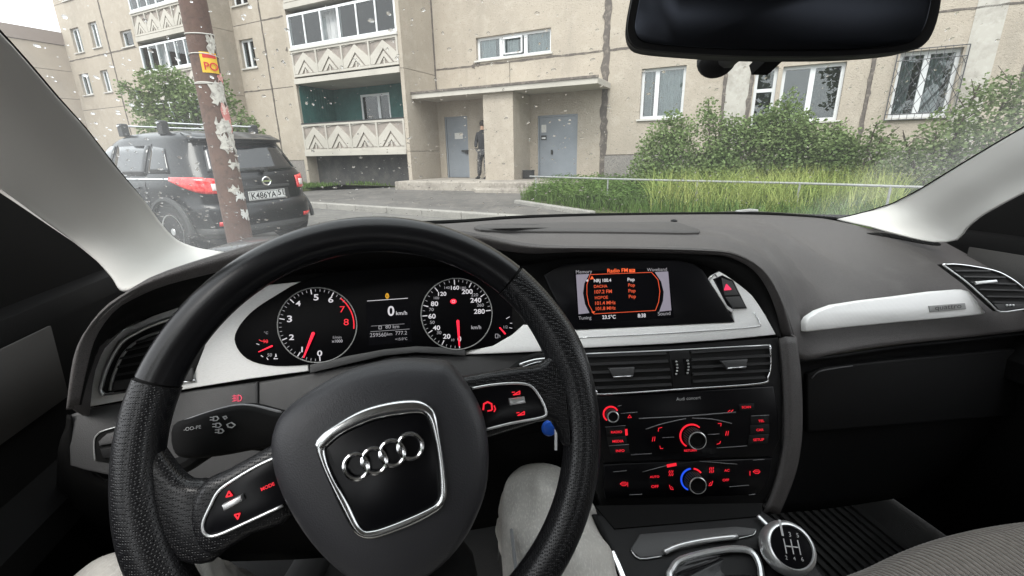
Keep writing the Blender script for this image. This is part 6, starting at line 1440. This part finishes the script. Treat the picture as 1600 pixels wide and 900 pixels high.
skinmesh('pullover', [(V3((.01, -.15, -.56)), .15, .12), J[13], J[14]], [(0, 1), (1, 2)], M['jacket2'], dv)
for a in (aRk, aLk):
    mb = MB(); mb.tube(crv([a + V3((0, -.03, -.02)), a + V3((0, .04, -.035)), a + V3((0, .16, -.045)), a + V3((0, .22, -.05))], 4, False), [.045, .046, .046, .046, .045, .044, .043, .042, .042, .041, .038, .032, .02], 12); mb.build('shoe', M['shoe'], dv, smooth=True)
# inner seams of the jeans
for h_, k_, sg in ((hR, kR, -1), (hL, kL, 1)):
    mb = MB(); d_ = (k_ - h_).normalized(); s_ = d_.cross(CZ).normalized() * sg
    mb.tube([mid(h_, k_, t) + (s_ * .75 + CZ * .66) * (.0975 - .014 * t) for t in (.1, .25, .4, .55, .7, .85)], .0024, 5); mb.build('inner_seam', M['denim_seam'], dv, smooth=True)

# ---- raindrops on the windscreen ---------------------------------------------------------
M['drop'] = D.materials.new('rain_drop'); M['drop'].use_nodes = True
n = M['drop'].node_tree.nodes; l = M['drop'].node_tree.links; n.clear()
t_ = n.new('ShaderNodeBsdfTransparent'); gl_ = n.new('ShaderNodeBsdfGlass'); gl_.inputs['IOR'].default_value = 1.33; gl_.inputs['Roughness'].default_value = .0
x_ = n.new('ShaderNodeMixShader'); x_.inputs[0].default_value = .55; o_ = n.new('ShaderNodeOutputMaterial')
l.new(t_.outputs[0], x_.inputs[1]); l.new(gl_.outputs[0], x_.inputs[2]); l.new(x_.outputs[0], o_.inputs[0])
mb = MB()
gn = C(0, .56, 1).normalized()
def drop(x, y, r, el):
    c = C(x, y, gz(x, y)) + gn * .0008
    e1 = CX; e2 = gn.cross(CX).normalized(); a0 = rnd.uniform(0, 6.28)
    vv = []; 
    for k, (rr, hh) in enumerate(((1, 0), (.8, .32), (.42, .52))):
        for i in range(8):
            a = i / 8 * 6.2832; w_ = 1 + .18 * math.sin(2 * a + a0); vv.append(c + (e1 * math.cos(a) * w_ * el + e2 * math.sin(a) * w_) * r * rr + gn * r * hh)
    vv.append(c + gn * r * .57)
    ff = [(k * 8 + i, k * 8 + (i + 1) % 8, (k + 1) * 8 + (i + 1) % 8, (k + 1) * 8 + i) for k in range(2) for i in range(8)] + [(16 + i, 16 + (i + 1) % 8, 24) for i in range(8)] + [tuple(range(7, -1, -1))]
    mb.add(vv, ff)
for _ in range(5200):
    x = rnd.uniform(-.45, 1.2); y = rnd.uniform(.25, .97)
    if rnd.random() < (.55 if x > .35 else .15): continue
    drop(x, y, .0005 + .0024 * rnd.random() ** 3.2, rnd.uniform(.6, 1.2))
for _ in range(1700):                    # unswept corner at the driver's side
    x = -.45 + abs(rnd.gauss(0, .07)); y = rnd.uniform(.3, .95)
    drop(x, y, .0006 + .0020 * rnd.random() ** 2, rnd.uniform(.6, 1.1))
for _ in range(500):
    x = 1.16 - abs(rnd.gauss(0, .07)); y = rnd.uniform(.45, .85)
    drop(x, y, .0004 + .0010 * rnd.random() ** 2, rnd.uniform(.9, 1.4))
o = mb.build('raindrops', M['drop'], cab, smooth=True, ang=50); o['kind'] = 'stuff'
